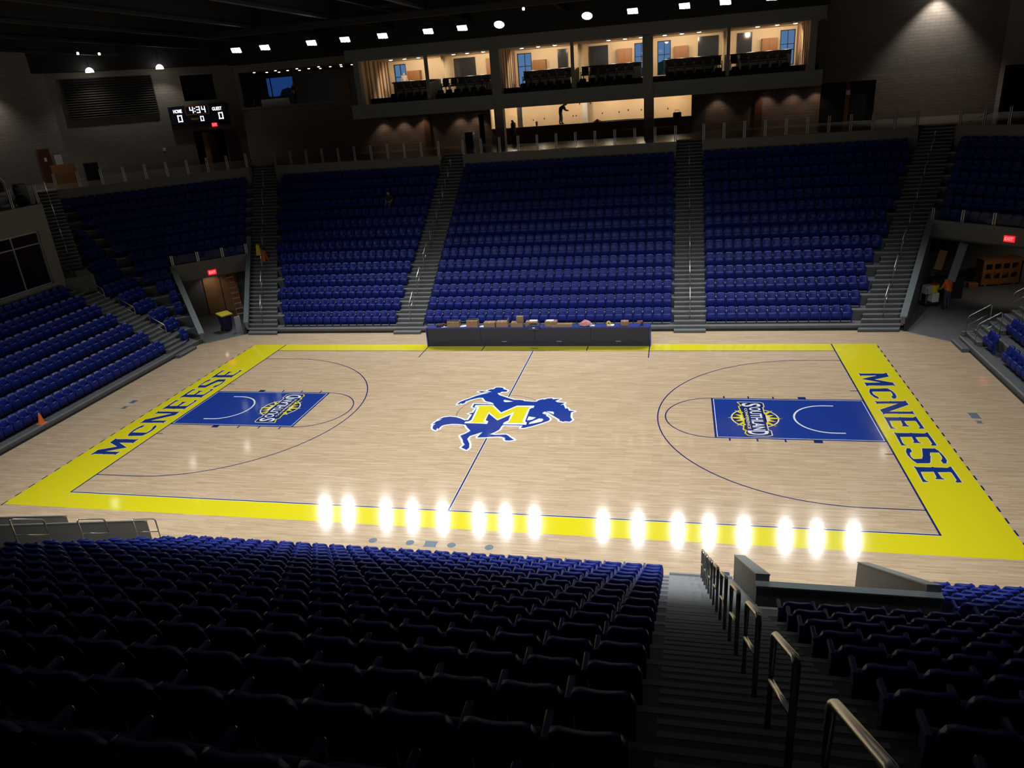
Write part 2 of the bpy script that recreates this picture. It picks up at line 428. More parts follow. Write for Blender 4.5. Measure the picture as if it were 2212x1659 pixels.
LOGO_M_YELLOW=[(-1.08,-1.01),(-0.97,-0.89),(-0.99,-0.42),(-1.03,0.49),(-1.16,0.63),(-0.5,0.67),(0.04,-0.11),(0.59,0.63),(1.21,0.65),(1.13,0.55),(1.09,0.36),(1.08,-0.68),(1.09,-0.83),(1.23,-0.96),(0.5,-0.99),(0.57,-0.79),(0.57,0.1),(0.03,-0.65),(-0.51,0.07),(-0.51,-0.82),(-0.5,-0.91),(-0.36,-1.01),(-0.79,-1.03)]
GLYPH_M=[(14.75,4.8),(14.82,4.72),(15.25,4.73),(15.31,4.77),(15.35,4.73),(15.74,4.74),(15.82,4.82),(15.88,4.8),(15.86,4.61),(15.87,4.4),(15.23,4.06),(15.86,3.71),(15.85,3.59),(15.87,3.32),(15.79,3.41),(15.36,3.38),(15.31,3.35),(15.27,3.38),(14.86,3.38),(14.76,3.28),(14.76,3.52),(14.75,3.76),(14.81,3.68),(15.39,3.72),(14.73,4.11),(15.41,4.5),(14.82,4.5),(14.75,4.44),(14.76,4.61)]
GLYPH_C=[(14.83,3.03),(15.27,3.06),(15.32,3.09),(15.5,3.09),(15.6,2.85),(15.65,2.55),(15.63,2.25),(15.57,2.07),(15.46,2.02),(15.44,2.14),(15.44,2.25),(15.51,2.32),(15.54,2.51),(15.53,2.75),(14.85,2.73),(14.83,2.63),(14.83,2.45),(14.88,2.3),(14.94,2.19),(14.95,2.03),(14.89,2.01),(14.79,2.15),(14.72,2.44),(14.73,2.71),(14.78,2.9)]
GLYPH_N=[(14.72,1.82),(14.79,1.73),(15.26,1.76),(15.3,1.8),(15.32,1.77),(15.76,1.79),(15.86,1.87),(15.85,1.72),(15.87,1.46),(15.01,0.78),(15.73,0.8),(15.85,0.86),(15.83,0.7),(15.86,0.53),(15.79,0.6),(15.34,0.58),(15.29,0.56),(15.25,0.59),(14.82,0.57),(14.74,0.48),(14.75,0.65),(14.72,0.93),(15.51,1.55),(14.8,1.52),(14.74,1.47),(14.74,1.64)]
GLYPH_E=[(14.73,-1.02),(14.8,-1.09),(15.24,-1.08),(15.29,-1.03),(15.32,-1.07),(15.71,-1.08),(15.85,-0.97),(15.85,-1.15),(15.85,-2.02),(15.7,-2.03),(15.67,-1.97),(15.74,-1.89),(15.74,-1.42),(15.71,-1.36),(15.34,-1.4),(15.35,-1.75),(15.42,-1.86),(15.17,-1.86),(15.15,-1.81),(15.21,-1.74),(15.23,-1.38),(14.84,-1.41),(14.81,-1.88),(14.84,-2),(14.92,-2.06),(14.72,-2.08),(14.74,-1.25)]
GLYPH_S=[(15.32,-2.26),(15.67,-2.25),(15.71,-2.22),(15.79,-2.41),(15.84,-2.78),(15.84,-3.09),(15.76,-3.32),(15.66,-3.32),(15.65,-3.11),(15.72,-3.02),(15.76,-2.85),(15.76,-2.55),(15.49,-2.56),(15.42,-2.77),(15.43,-2.84),(15.39,-2.94),(15.3,-3.26),(15.24,-3.34),(14.93,-3.36),(14.87,-3.38),(14.79,-3.17),(14.73,-2.82),(14.74,-2.56),(14.8,-2.36),(14.83,-2.29),(14.94,-2.28),(14.94,-2.53),(14.86,-2.6),(14.82,-2.72),(14.81,-2.94),(14.84,-3.07),(15.11,-3.03),(15.19,-2.82)]

paint('emblem_outline', MB().stroke(LOGO_BLUE, .17, Z3).stroke(LOGO_SCARF, .14, Z3), 'white_paint')
paint('emblem_rider_and_horse', MB().flat(LOGO_BLUE, Z4).flat(LOGO_SCARF, Z4 + .0001), 'blue_paint')
em = MB()
for h in LOGO_HOLES: em.flat(h, Z5)
paint('emblem_gaps', em, 'white_paint')
paint('emblem_letter_border', MB().flat(LOGO_M_WHITE, Z5), 'white_paint')
paint('emblem_letter', MB().flat(LOGO_M_YELLOW, Z6), 'yellow_paint')

# lettering along both ends (the other end is the same turned half a circle)
word = [GLYPH_M, GLYPH_C, GLYPH_N, [(x - .02, y + 1.34) for x, y in GLYPH_E], GLYPH_E, GLYPH_S, [(x - .02, y - 2.54) for x, y in GLYPH_E]]
for s in (1, -1):
    for g in word:
        gg = [(s * x, s * y) for x, y in g]
        paint('letter_edge', MB().stroke(gg, .055, Z3), 'cream_paint')
        paint('letter', MB().flat(gg, Z4), 'letter_paint')

def text_mesh(body, u0, u1, v0, v1, bold=0.0):
    """outline letters of the built-in font, fitted into a box; returns verts (u, v) and faces"""
    cu = bpy.data.curves.new('t', 'FONT'); cu.body = body; cu.offset = bold; cu.resolution_u = 3
    ob = bpy.data.objects.new('t', cu); COL.objects.link(ob)
    bpy.context.view_layer.update()
    me = bpy.data.meshes.new_from_object(ob.evaluated_get(bpy.context.evaluated_depsgraph_get()))
    V = np.array([v.co[:2] for v in me.vertices]); F = [tuple(p.vertices) for p in me.polygons]
    bpy.data.objects.remove(ob); bpy.data.curves.remove(cu); bpy.data.meshes.remove(me)
    lo, hi = V.min(0), V.max(0)
    V = (V - lo) / (hi - lo)
    return np.stack([u0 + V[:, 0] * (u1 - u0), v0 + V[:, 1] * (v1 - v0)], 1), F

TX = {k: text_mesh(*a) for k, a in dict(s=('S', -1.40, -1.07, -.40, .32, .02), mid=('OUTHLAN', -1.02, 1.07, -.15, .29, .02), d=('D', 1.12, 1.46, -.36, .38, .02), conf=('CONFERENCE', -.92, .98, -.33, -.22, .02)).items()}
for s in (1, -1):                         # conference emblem in both lanes
    XC, YC = 10.07, -.05
    to = lambda u, v: (s * (XC + v), s * (YC - u))
    P = lambda pts: [to(u, v) for u, v in pts]
    ring = [(.86 * math.sin(a * PI / 24), .86 * math.cos(a * PI / 24)) for a in range(48)]
    paint('sunburst_field', MB().flat(P(ring), Z3), 'navy_paint')
    paint('sunburst_ring', MB().stroke(P(ring), .055, Z3 + .0003), 'cream_paint')
    star = []
    for i in range(32):
        r = (1.02 if i % 4 == 0 else .80) if i % 2 == 0 else .52
        a = i * PI / 16
        star.append((r * math.sin(a), r * math.cos(a)))
    paint('sunburst_rays', MB().flat(P(star), Z4), 'yellow_paint')
    paint('sunburst_glow', MB().flat(P([(.55 * math.sin(a * PI / 12), .55 * math.cos(a * PI / 12)) for a in range(24)]), Z4 + .0002), 'cream_paint')
    ban = [(-1.5, -.52), (-1.15, -.40), (-1.08, -.50), (-.5, -.44), (.1, -.40), (.6, -.42), (1.05, -.48), (1.1, -.38), (1.35, -.44), (1.52, -.34), (1.55, -.1), (1.55, .3), (1.48, .46), (1.10, .46), (1.06, .37), (-1.03, .37), (-1.06, .42), (-1.42, .42), (-1.5, .34)]
    paint('banner_border', MB().stroke(P(ban), .075, Z5 - .0004), 'cream_paint')
    paint('banner_shadow', MB().stroke(P(ban[:10]), .10, Z5 - .0002, False), 'yellow_paint')
    paint('banner', MB().flat(P(ban), Z5), 'navy_paint')
    for k, (V, F) in TX.items():
        mb = MB(); mb.add([(*to(u, v), Z6) for u, v in V], F)
        paint('banner_letters', mb, 'cream_paint' if k == 'conf' else 'white_paint')

# ------------------------------------------------------------------ seating terraces
TR, RS, Z0 = .84, .53, .28                # tread, rise, height of the first platform
SF, SE, SCN, SN = 10.72, 19.9, 20.3, 10.62   # first nosing: far side, ends, corners, near side
NROW = 14
CONC = 8.6                                # concourse floor
zt = lambda k: Z0 + RS * k
seamx = lambda y: R22 * y + 13.548        # far side / corner seam (|x| for a given y)
seamy = lambda X: 8.81 + R22 * (X - 19.9) # end / corner seam (y for a given |x|)
TUN = -7.7                                # tunnel side wall, along the corner
STL, STR = -13.5, -12.4                   # upper corner stair edges
def cpt(s, t, sg):                        # corner frame to world; sg -1 is the corner beside the scoreboard
    return (sg * (s - t) * Q, (s + t) * Q)
def t_far(s):
    y = (s / Q - 13.548) / (1 + R22)
    return (y - seamx(y)) * Q
def t_end(s):
    X = (s / Q - (8.81 - R22 * 19.9)) / (1 + R22)
    return (seamy(X) - X) * Q

def terrace(name, label, polys):
    """polys: list of (plan polygon, top, bottom); each tier is a part of its own, with a pale nosing"""
    root = struct(empty(name), label, 'terrace')
    for pl, z1, z0, nose in polys:
        tier = MB().prism(pl, z0, z1).build('tier', M['concrete'], root)
        (ax, ay), (bx, by) = nose
        d = Vector((bx - ax, by - ay)).normalized()
        n = Vector((-d.y, d.x))
        c = Vector((sum(p[0] for p in pl) / len(pl), sum(p[1] for p in pl) / len(pl)))
        if (c - Vector((ax, ay))).dot(n) < 0: n = -n
        mb = MB(); mb.prism([(ax - n.x * .004, ay - n.y * .004), (bx - n.x * .004, by - n.y * .004), (bx + n.x * .06, by + n.y * .06), (ax + n.x * .06, ay + n.y * .06)], z1 - .05, z1 + .004)
        mb.build('nosing', M['concrete_light'], tier)
    return root

far_p, near_p = [], []
for k in range(NROW):
    y0, y1 = SF + TR * k, SF + TR * (k + 1) + .02
    far_p.append(([(-seamx(y0), y0), (seamx(y0), y0), (seamx(y1), y1), (-seamx(y1), y1)], zt(k), 0 if k == 0 else zt(k) - 1.0, ((-seamx(y0), y0), (seamx(y0), y0))))
terrace('far_terrace', 'stepped grey concrete terrace across the court behind the scorer table', far_p)
VX0, VX1, VK = 8.7, 11.6, 6               # tunnels through the near stand
for k in range(20):
    y0, y1 = -(SN + TR * k), -(SN + TR * (k + 1) + .02)
    spans = [(-24, 24)] if k >= VK else [(-24, -VX1), (-VX0, VX0), (VX1, 24)]
    for a, b in spans:
        near_p.append(([(a, y0), (b, y0), (b, y1), (a, y1)], zt(k), 0 if k == 0 else zt(k) - 1.0, ((a, y0), (b, y0))))
terrace('near_terrace', 'stepped concrete terrace in the dark foreground under the nearest seats', near_p)

KT = {-1: 6, 1: 7}                        # first corner row that passes over the tunnel
for sg, side in ((-1, 'scoreboard'), (1, 'orange wood crate')):
    ps = []
    for k in range(NROW):
        if sg > 0 and k < KT[1]: continue
        s0, s1 = SCN + TR * k, SCN + TR * (k + 1) + .02
        ta0, ta1 = max(t_end(s0), STL), max(t_end(s1), STL)
        if k < KT[sg]: tb0 = tb1 = TUN
        else: tb0, tb1 = t_far(s0), t_far(s1)
        if tb0 - ta0 < .05: ta0 = tb0 - .05
        ps.append(([cpt(s0, ta0, sg), cpt(s0, tb0, sg), cpt(s1, tb1, sg), cpt(s1, ta1, sg)], zt(k), 0 if k < KT[sg] else zt(k) - .7, (cpt(s0, ta0, sg), cpt(s0, tb0, sg))))
    terrace('corner_terrace', 'angled corner terrace above the tunnel with the %s' % ('stepladder' if sg < 0 else side), ps)
    ps = []
    for k in range(NROW):
        X0, X1 = SE + TR * k, SE + TR * (k + 1) + .02
        if k < 7: ya0 = ya1 = -10.0
        else: ya0, ya1 = X0 + STR / Q, X1 + STR / Q
        yb0, yb1 = seamy(X0), seamy(X1)
        if sg > 0 and k < 7: yb0 = yb1 = 8.9
        if ya0 > yb0 - .1: break
        ps.append(([(sg * X0, ya0), (sg * X0, yb0), (sg * X1, yb1), (sg * X1, ya1)], zt(k), 0 if k == 0 else zt(k) - 1.0, ((sg * X0, ya0), (sg * X0, yb0))))
    terrace('end_terrace', 'concrete terrace behind the basket at the %s end' % ('scoreboard' if sg < 0 else 'orange crate'), ps)
    # black skirting along the first platform
    MBk = MB().box(sg * SE - .015, sg * SE + .015, -10, 8.0, 0, .10)
    struct(MBk.build('baseboard_%s' % ('left' if sg < 0 else 'right'), M['dark_skirt']), 'black skirting strip along the foot of the %s end terrace' % ('scoreboard' if sg < 0 else 'crate'), 'skirting')
struct(MB().box(-18, 18, SF - .015, SF + .005, 0, .11).build('baseboard_far', M['dark_skirt']), 'black skirting strip along the foot of the far terrace', 'skirting')

# ------------------------------------------------------------------ stairs: two extra steps on every tier, and a rail down the middle
def rail(parent_label, pts_fn, idx, label, group):
    pass

def stair(name, label, frame, rows, lo, hi, lowstep=True, top_extra=0):
    """frame(s, u) -> world xy, s climbs; lo(s), hi(s) the two edges; steps are parts"""
    root = struct(empty(name), label, 'stairs')
    def step(s0, s1, z0, z1):
        pl = [frame(s0, lo(s0)), frame(s0, hi(s0)), frame(s1, hi(s1)), frame(s1, lo(s1))]
        st = MB().prism(pl, z0, z1).build('step', M['concrete'], root)
        e = .05
        MB().prism([frame(s0 - .004, lo(s0)), frame(s0 - .004, hi(s0)), frame(s0 + e, hi(s0)), frame(s0 + e, lo(s0))], z1 - .035, z1 + .004).build('nosing', M['concrete_light'], st)
    for k in rows:
        s = frame.s0 + TR * k
        z = zt(k)
        step(s + .28, s + TR + .01, z - .02, z + RS / 3)
        step(s + .56, s + TR + .01, z + RS / 3 - .02, z + RS * 2 / 3)
    kt = rows[-1] + 1
    for j in range(top_extra):            # up through the concourse edge
        s = frame.s0 + TR * kt + j * .28
        step(s, s + .30 + (.4 if j == top_extra - 1 else 0), zt(kt) + RS / 3 * j - .6, min(zt(kt) + RS / 3 * j, CONC + .003))
    if lowstep:
        s = frame.s0
        step(s - .32, s + .02, 0.0, .15)
    return root

class Frame:
    def __init__(self, s0, fn): self.s0 = s0; self.fn = fn
    def __call__(self, s, u): return self.fn(s, u)
F_FAR = Frame(SF, lambda s, u: (u, s))
F_NEAR = Frame(SN, lambda s, u: (u, -s))
F_L = Frame(SE, lambda s, u: (-s, u))
F_R = Frame(SE, lambda s, u: (s, u))
F_CL = Frame(SCN, lambda s, u: cpt(s, u, -1))
F_CR = Frame(SCN, lambda s, u: cpt(s, u, 1))
A0, A1 = 6.97, 8.58
R14 = list(range(14))
cst = lambda c: (lambda s: c)
stair('stairway', 'concrete aisle stair straight ahead beyond the right end of the scorer table', F_FAR, R14, cst(A0), cst(A1), True, 6)
stair('stairway', 'concrete aisle stair beyond the left end of the scorer table', F_FAR, R14, cst(-A1), cst(-A0), True, 6)
stair('stairway', 'slanting concrete stair beside the tunnel with the orange wood crate', F_FAR, R14, lambda s: seamx(s) - 2.0, lambda s: seamx(s) - .12, True, 6)
stair('stairway', 'slanting concrete stair beside the tunnel with the stepladder', F_FAR, R14, lambda s: -(seamx(s) - .12), lambda s: -(seamx(s) - 2.0), True, 6)
stair('stairway', 'concrete stair between the end seats and the corner seats under the terrace', F_L, list(range(8)), cst(6.4), cst(7.95))
stair('stairway', 'concrete stair with paired steel rails at the end behind the right basket', F_R, list(range(7)), cst(7.45), cst(8.85))
for fr, lb in ((F_CL, 'narrow upper stair climbing to the terrace with the lift'), (F_CR, 'narrow upper stair of the corner on the crate side')):
    us_ = struct(empty('stairway'), lb, 'stairs')
    MB().prism([fr(22.9, STL), fr(22.9, STR + .3), fr(25.3, STR + .1), fr(25.3, STL)], 3.6, zt(8)).build('landing', M['concrete'], us_)
    for i in range(23):
        s = 25.2 + .3 * i; z = zt(8) + (CONC - zt(8)) / 23 * (i + 1)
        st = MB().prism([fr(s, STL), fr(s, STR), fr(s + (.33 if i < 22 else 1.9), STR), fr(s + (.33 if i < 22 else 1.9), STL)], z - .7, z - (.002 if i == 22 else 0)).build('step', M['concrete'], us_)
        MB().prism([fr(s - .004, STL), fr(s - .004, STR), fr(s + .05, STR), fr(s + .05, STL)], z - .035, z + .003).build('nosing', M['concrete_light'], st)
stair('stairway', 'dark concrete aisle stair descending from the viewer to the court', F_NEAR, list(range(20)), cst(A0), cst(A1))
stair('stairway', 'near aisle stair beyond the left edge of the nearest seats', F_NEAR, list(range(20)), cst(-A1), cst(-A0))

def rail_loop(frame, u, s, length, label, group, h=.86, r=.022, n=6):
    """inverted U of steel tube following the slope, with a middle bar"""
    zb = lambda ss: Z0 + RS * (ss - frame.s0) / TR
    P = lambda ss, hh: (*frame(ss, u), zb(ss) + hh)
    x0, y0 = frame(s, u)
    root = tag(empty('handrail', (x0, y0, zb(s))), label, 'handrail', group)
    loc = lambda p: (p[0] - x0, p[1] - y0, p[2] - zb(s))
    a, b = s, s + length
    c = .07
    pts = [P(a, -.1), P(a, h - c), P(a + .02, h - .02), P(a + c, h), P(b - c, h), P(b - .02, h - .02), P(b, h - c), P(b, -.35)]
    MB().tube([loc(p) for p in pts], r, n).build('loop', M['steel'], root, True)
    MB().tube([loc(P(a, h * .5)), loc(P(b, h * .5))], r * .8, n).build('middle_bar', M['steel'], root, True)
    return root
for i in range(9):
    rail_loop(F_NEAR, 7.78, SN + .13 + 1.68 * i, .86, 'steel handrail loop in the dark aisle by the viewer, %s up from the court' % ORD[i], 'near aisle handrails', r=.026, n=10)
for i in range(3):
    rail_loop(F_NEAR, -7.8, SN + .5 + 1.68 * i, .8, 'steel handrail loop at the left end of the nearest seats, %s from the court' % ORD[i], 'handrails beyond the nearest seats')
for nm, fr, fu in (('straight-ahead aisle by the scorer table', F_FAR, lambda s: 7.78), ('aisle left of the scorer table', F_FAR, lambda s: -7.78)):
    for i in range(7):
        s = SF + .55 + 1.68 * i
        rail_loop(fr, fu(s), s, .86, 'steel rail in the %s, %s up' % (nm, ORD[i]), 'far aisle handrails', r=.02)
class FSlant(Frame): pass
for sg, nm in ((1, 'slanting stair by the orange crate tunnel'), (-1, 'slanting stair by the stepladder tunnel')):
    fr = Frame(SF, lambda s, u, sg=sg: (sg * (seamx(s) - 1.05), s))
    for i in range(7):
        rail_loop(fr, 0, SF + .55 + 1.68 * i, .86, 'steel rail in the %s, %s up' % (nm, ORD[i]), 'far aisle handrails', r=.02)
for i in range(4):
    rail_loop(F_L, 7.35, SE + .9 + 1.68 * i, .86, 'thin steel rail beside the corner seats of the end stair, %s up' % ORD[i], 'end stair handrails', h=.75, r=.018)
    rail_loop(F_R, 7.55, SE + .2 + 1.68 * i, .9, 'bright steel rail by the seats behind the right basket, %s up' % ORD[i], 'crate end handrails', r=.02)
    rail_loop(F_R, 8.75, SE + .2 + 1.68 * i, .9, 'steel rail at the tunnel edge of the crate end stair, %s up' % ORD[i], 'crate end handrails', r=.02)
class FUp(Frame): pass
for i in range(3):
    s = 26.2 + 2.1 * i; zz = zt(8) + (CONC - zt(8)) / 6.9 * (s - 25.2)
    x0, y0 = cpt(s, -12.95, -1)
    r_ = tag(empty('handrail', (x0, y0, zz), PI / 4), 'pale steel rail on the narrow upper stair, %s up' % ORD[i], 'handrail', 'upper stair handrails')
    MB().tube([(0, 0, -.1), (0, 0, .82), (0, .06, .9), (0, 1.2, .9 + 1.14 * .59), (0, 1.26, .82 + 1.2 * .59), (0, 1.26, .5)], .02, 6).build('loop', M['steel'], r_, True)
    MB().tube([(0, 0, .45), (0, 1.26, .45 + 1.26 * .59)], .016, 6).build('middle_bar', M['steel'], r_, True)

# ------------------------------------------------------------------ concourse slab (z 8.6), split round the stairs
SCT = SCN + TR * NROW                     # top of the corner rows
YF = SF + TR * NROW                       # top of the far rows
conc = struct(empty('concourse'), 'upper concourse floor slab running behind the top row of seats', 'concourse')
WY, WXE, WS = 31.0, 37.0, 41.5            # far wall, end walls, corner walls
cx = WS / Q - WY                          # |x| where far wall meets the corner wall
cy = WS / Q - WXE                         # y where the corner wall meets the end wall
YS = YF + 1.55                            # stairs reach the concourse here
def slab(pl, zb=7.0): return MB().prism(pl, zb, CONC).build('slab', M['tile'], conc)
def edge(pl): return MB().prism(pl, 6.9, CONC - .01).build('slab_edge', M['concrete_wall'], conc)
xs = [(-(seamx(YF) - 2.0), -A1), (-A0, A0), (A1, seamx(YF) - 2.0)]
for a, b in xs:
    slab([(a, YF + .3), (b, YF + .3), (b, YS), (a, YS)])
    edge([(a, YF), (b, YF), (b, YF + .3), (a, YF + .3)])
slab([(-24, YS), (24, YS), (cx - .3, WY), (-cx + .3, WY)])
for sg in (-1, 1):
    p0 = (sg * seamx(YF), YF); pA = cpt(SCT, STR, sg); pB = cpt(SCT, STL, sg)
    edge([p0, pA, cpt(SCT + .3, STR, sg), (p0[0] + sg * .1, YF + .3)])
    slab([(p0[0], YF + .25), cpt(SCT + .28, STR, sg), cpt(SCT + 1.6, STR, sg), (sg * WXE, cy), (sg * cx, WY), (sg * 23.9, YS)])
    slab([cpt(SCT + 1.6, STR, sg), cpt(SCT + 1.6, STL, sg), (sg * WXE, cy - 3), (sg * WXE, cy)])
    p1 = (sg * 26.05, 26.05 + STL / Q)
    slab([cpt(SCT + 1.6, STL, sg), (p1[0] + sg * .3, p1[1] - .1), (sg * 26.3, -12), (sg * WXE, -12), (sg * WXE, cy - 3)], 8.2)
slab([(-24, -28), (24, -28), (24, -32), (-24, -32)])

# ------------------------------------------------------------------ walls
def wall(name, a, b, z0, z1, th, mat, label, holes=()):
    """wall between plan points a and b; thickness grows to the left of a->b; holes (u0,u1,z0,z1) cut through; built in its own frame"""
    a = Vector(a); b = Vector(b); d = b - a; L = d.length
    o = empty(name, (a.x, a.y, 0), math.atan2(d.y, d.x)) if False else None
    us = sorted({0, L, *[h[0] for h in holes], *[h[1] for h in holes]})
    zs = sorted({z0, z1, *[h[2] for h in holes], *[h[3] for h in holes]})
    mb = MB()
    for i in range(len(us) - 1):
        for j in range(len(zs) - 1):
            um, zm = (us[i] + us[i + 1]) / 2, (zs[j] + zs[j + 1]) / 2
            if any(h[0] < um < h[1] and h[2] < zm < h[3] for h in holes): continue
            mb.box(us[i], us[i + 1], 0, th, zs[j], zs[j + 1])
    o = mb.build(name, M[mat])
    o.location = (a.x, a.y, 0); o.rotation_euler = (0, 0, math.atan2(d.y, d.x))
    return struct(o, label, 'wall')
TOP = 18.6
# far wall below the suites, with the bar opening
BX0, BX1 = -6.9, 8.0
wall('wall_far', (-cx, WY), (cx, WY), -.2, 11.6, .3, 'block_warm', 'brown concrete block wall behind the concourse below the suites',
     [(cx + BX0, cx + BX1, CONC + 1.02, 11.3), (cx + 16.7, cx + 20.2, CONC, 11.2), (cx - 7.85, cx - 7.45, CONC, 10.8)])
wall('wall_upper', (15.5, WY), (cx, WY), 11.6, TOP, .3, 'block', 'tall grey block wall right of the suites, lit from above')
wall('wall_upper', (-cx, WY), (-15.5, WY), 11.6, TOP, .3, 'block', 'dark block wall left of the suites round the corner room',
     [(.2, cx - 17.4, 12.55, 15.2)])
for sg, nm, lb in ((-1, 'left', 'block wall carrying the scoreboard and louvre'), (1, 'right', 'block wall with the wide dark doorway beside the upper seats')):
    Lw = (Vector((cx, WY)) - Vector((WXE, cy))).length
    A, Bp = ((sg * WXE, cy), (sg * cx, WY))
    if sg > 0: A, Bp = Bp, A
    hs = [(9.1, 11.5, CONC, 11.15), (9.0, 11.5, 13.4, 15.25)] if sg < 0 else [(.3, 5.2, CONC, 11.5)]
    wall('wall_corner_%s' % nm, A, Bp, -.2, TOP, .3, 'block', 'angled grey ' + lb, hs)
    A, Bp = ((sg * WXE, -12), (sg * WXE, cy))
    if sg > 0: A, Bp = Bp, A
    wall('wall_end_%s' % nm, A, Bp, -.2, TOP, .3, 'block', 'block end wall behind the %s terrace' % ('lift' if sg < 0 else 'crate-side'))
    wall('wall_side_%s' % nm, *(((sg * WXE, -33), (sg * WXE, -12)) if sg < 0 else ((sg * WXE, -12), (sg * WXE, -33))), 0, TOP, .3, 'block', 'side wall of the near stand at the %s end' % ('scoreboard' if sg < 0 else 'crate'))
    # wall above the end seats, up to the overlook terrace
    X = 25.78
    A, Bp = ((sg * X, -12), (sg * X, X + STL / Q))
    hs = [(12 - 6, 12 + 2.2, 4.5, 7.3), (12 + 2.4, 12 + 5.9, 4.5, 7.3)]
    if sg > 0:
        A, Bp = Bp, A; LL = 12 + X + STL / Q
        hs = [(LL - b, LL - a, c, e) for a, b, c, e in hs]
    wall('wall_lounge_%s' % nm, A, Bp, zt(6) - .2, CONC, .25, 'concrete_wall', 'smooth wall with large lounge windows above the %s end seats' % ('scoreboard' if sg < 0 else 'crate'), hs)
    A, Bp = ((sg * X, X + STL / Q), cpt(SCT + 1.6, STL, sg))
    if sg > 0: A, Bp = Bp, A
    wall('wall_stair_%s' % nm, A, Bp, zt(6) - .2, CONC, .12, 'concrete_wall', 'angled wall flanking the narrow upper stair, %s side' % ('scoreboard' if sg < 0 else 'crate'))
    # tunnel walls, lintel and sloped caps
    tn = 'stepladder' if sg < 0 else 'orange crate'
    sB = 26.7 if sg < 0 else 32.5
    kk = KT[sg]
    s1 = SCN + TR * kk
    if sg < 0:
        mbw = MB().prism([cpt(SCN, TUN - .1, sg), cpt(SCN, TUN + .1, sg), cpt(sB, TUN + .1, sg), cpt(sB, TUN - .1, sg)], 0, [zt(0) + .25, zt(0) + .25, zt(min(7, (sB - SCN) / TR)) + .25, zt(min(7, (sB - SCN) / TR)) + .25])
        struct(mbw.build('wall_tunnel_%s' % nm, M['concrete_wall']), 'sloped concrete side wall of the %s tunnel by the corner seats' % tn, 'wall')
        mbc = MB().prism([cpt(SCN - .05, TUN - .16, sg), cpt(SCN - .05, TUN + .16, sg), cpt(s1, TUN + .16, sg), cpt(s1, TUN - .16, sg)], [zt(0) + .25] * 2 + [zt(kk) + .25] * 2, [zt(0) + .33] * 2 + [zt(kk) + .33] * 2)
        mbc.build('cap', M['cap'], bpy.data.objects['wall_tunnel_%s' % nm])
    else:
        struct(MB().box(SE + .1, SE + 7, 8.88, 9.02, 0, zt(0) + .2).prism([(SE + .8, 8.88), (SE + 6, 8.88), (SE + 6, 9.0), (SE + .8, 9.0)], 0, [zt(0), zt(6), zt(6), zt(0)]).build('wall_tunnel_right', M['concrete_wall']), 'dark side of the end terrace facing the orange crate tunnel', 'wall')
    # wall between the stair and the tunnel, along the seam
    y0, y1 = SF, SF + TR * 7.5
    off = .13
    P4 = lambda y, o: (sg * (seamx(y) + o), y)
    mbs = MB().prism([P4(y0, -off), P4(y0, off * .4), P4(y1, off * .4), P4(y1, -off)], 0, [zt(0) + .35] * 2 + [zt(7.5) + .35] * 2)
    ws = struct(mbs.build('wall_aisle_%s' % nm, M['concrete_wall']), 'sloped concrete wall between the slanting stair and the %s tunnel' % tn, 'wall')
    MB().prism([P4(y0 - .05, -off - .06), P4(y0 - .05, off), P4(y1, off), P4(y1, -off - .06)], [zt(0) + .35] * 2 + [zt(7.5) + .35] * 2, [zt(0) + .42] * 2 + [zt(7.5) + .42] * 2).build('cap', M['cap'], ws)
    zl0, zl1 = (2.77, 3.82) if sg < 0 else (3.42, 4.3)
    tf = t_far(s1)
    TL = TUN if sg < 0 else -11.0
    struct(MB().prism([cpt(s1 - .22, TL, sg), cpt(s1 - .22, tf + .05, sg), cpt(s1 + .02, tf + .1, sg), cpt(s1 + .02, TL, sg)], zl0, zl1).build('trim_%d' % (1 if sg < 0 else 2), M['concrete_wall']), 'concrete lintel with exit sign over the %s tunnel' % tn, 'lintel')
    # tunnel floor, roof and back wall
    struct(MB().prism([cpt(SCN - .15, TUN, sg), cpt(SCN - .15, t_far(SCN) + .2, sg), cpt(sB + .5, t_far(sB) + 1.2, sg), cpt(sB + .5, TUN - (0 if sg < 0 else 5), sg)] + ([] if sg < 0 else [(29.5, 8.1)]), -.2, .004).build('tunnel_floor', M['concrete']), 'bare concrete floor of the %s tunnel' % tn, 'floor')
    MB().prism([cpt(SCN - .17, TUN, sg), cpt(SCN - .17, t_far(SCN) + .2, sg), cpt(SCN - .11, t_far(SCN) + .2, sg), cpt(SCN - .11, TUN, sg)], 0, .012).build('threshold', M['alu'], bpy.data.objects['tunnel_floor' if sg < 0 else 'tunnel_floor.001'])
    struct(MB().prism([cpt(s1, TL - 2.2, sg), cpt(s1, tf + .1, sg), cpt(sB + .5, t_far(sB) + 1.2, sg), cpt(sB + .5, TL - 2.2, sg)], zl0 + .02, zl0 + .2).build('tunnel_ceiling', M['concrete_wall']), 'dark ceiling of the %s tunnel' % tn, 'ceiling')
    struct(MB().prism([cpt(sB, TL - 4.2, sg), cpt(sB, t_far(sB) + 1.2, sg), cpt(sB + .2, t_far(sB) + 1.2, sg), cpt(sB + .2, TL - 4.2, sg)], 0, zl0 + .1).build('wall_tunnel_back_%s' % nm, M['concrete_wall']), 'back wall of the %s tunnel' % tn, 'wall')
    ya, yb = SF, SF + TR * (sB - SCN) / TR + 2
    struct(MB().prism([P4(SF, -.1), P4(SF, .06), P4(SF + 16, .06), P4(SF + 16, -.1)], 0, [.3, .3, 3.4, 3.4]).build('wall_tunnel_far_%s' % nm, M['concrete_wall']), 'wall of the %s tunnel under the slanting stair' % tn, 'wall')

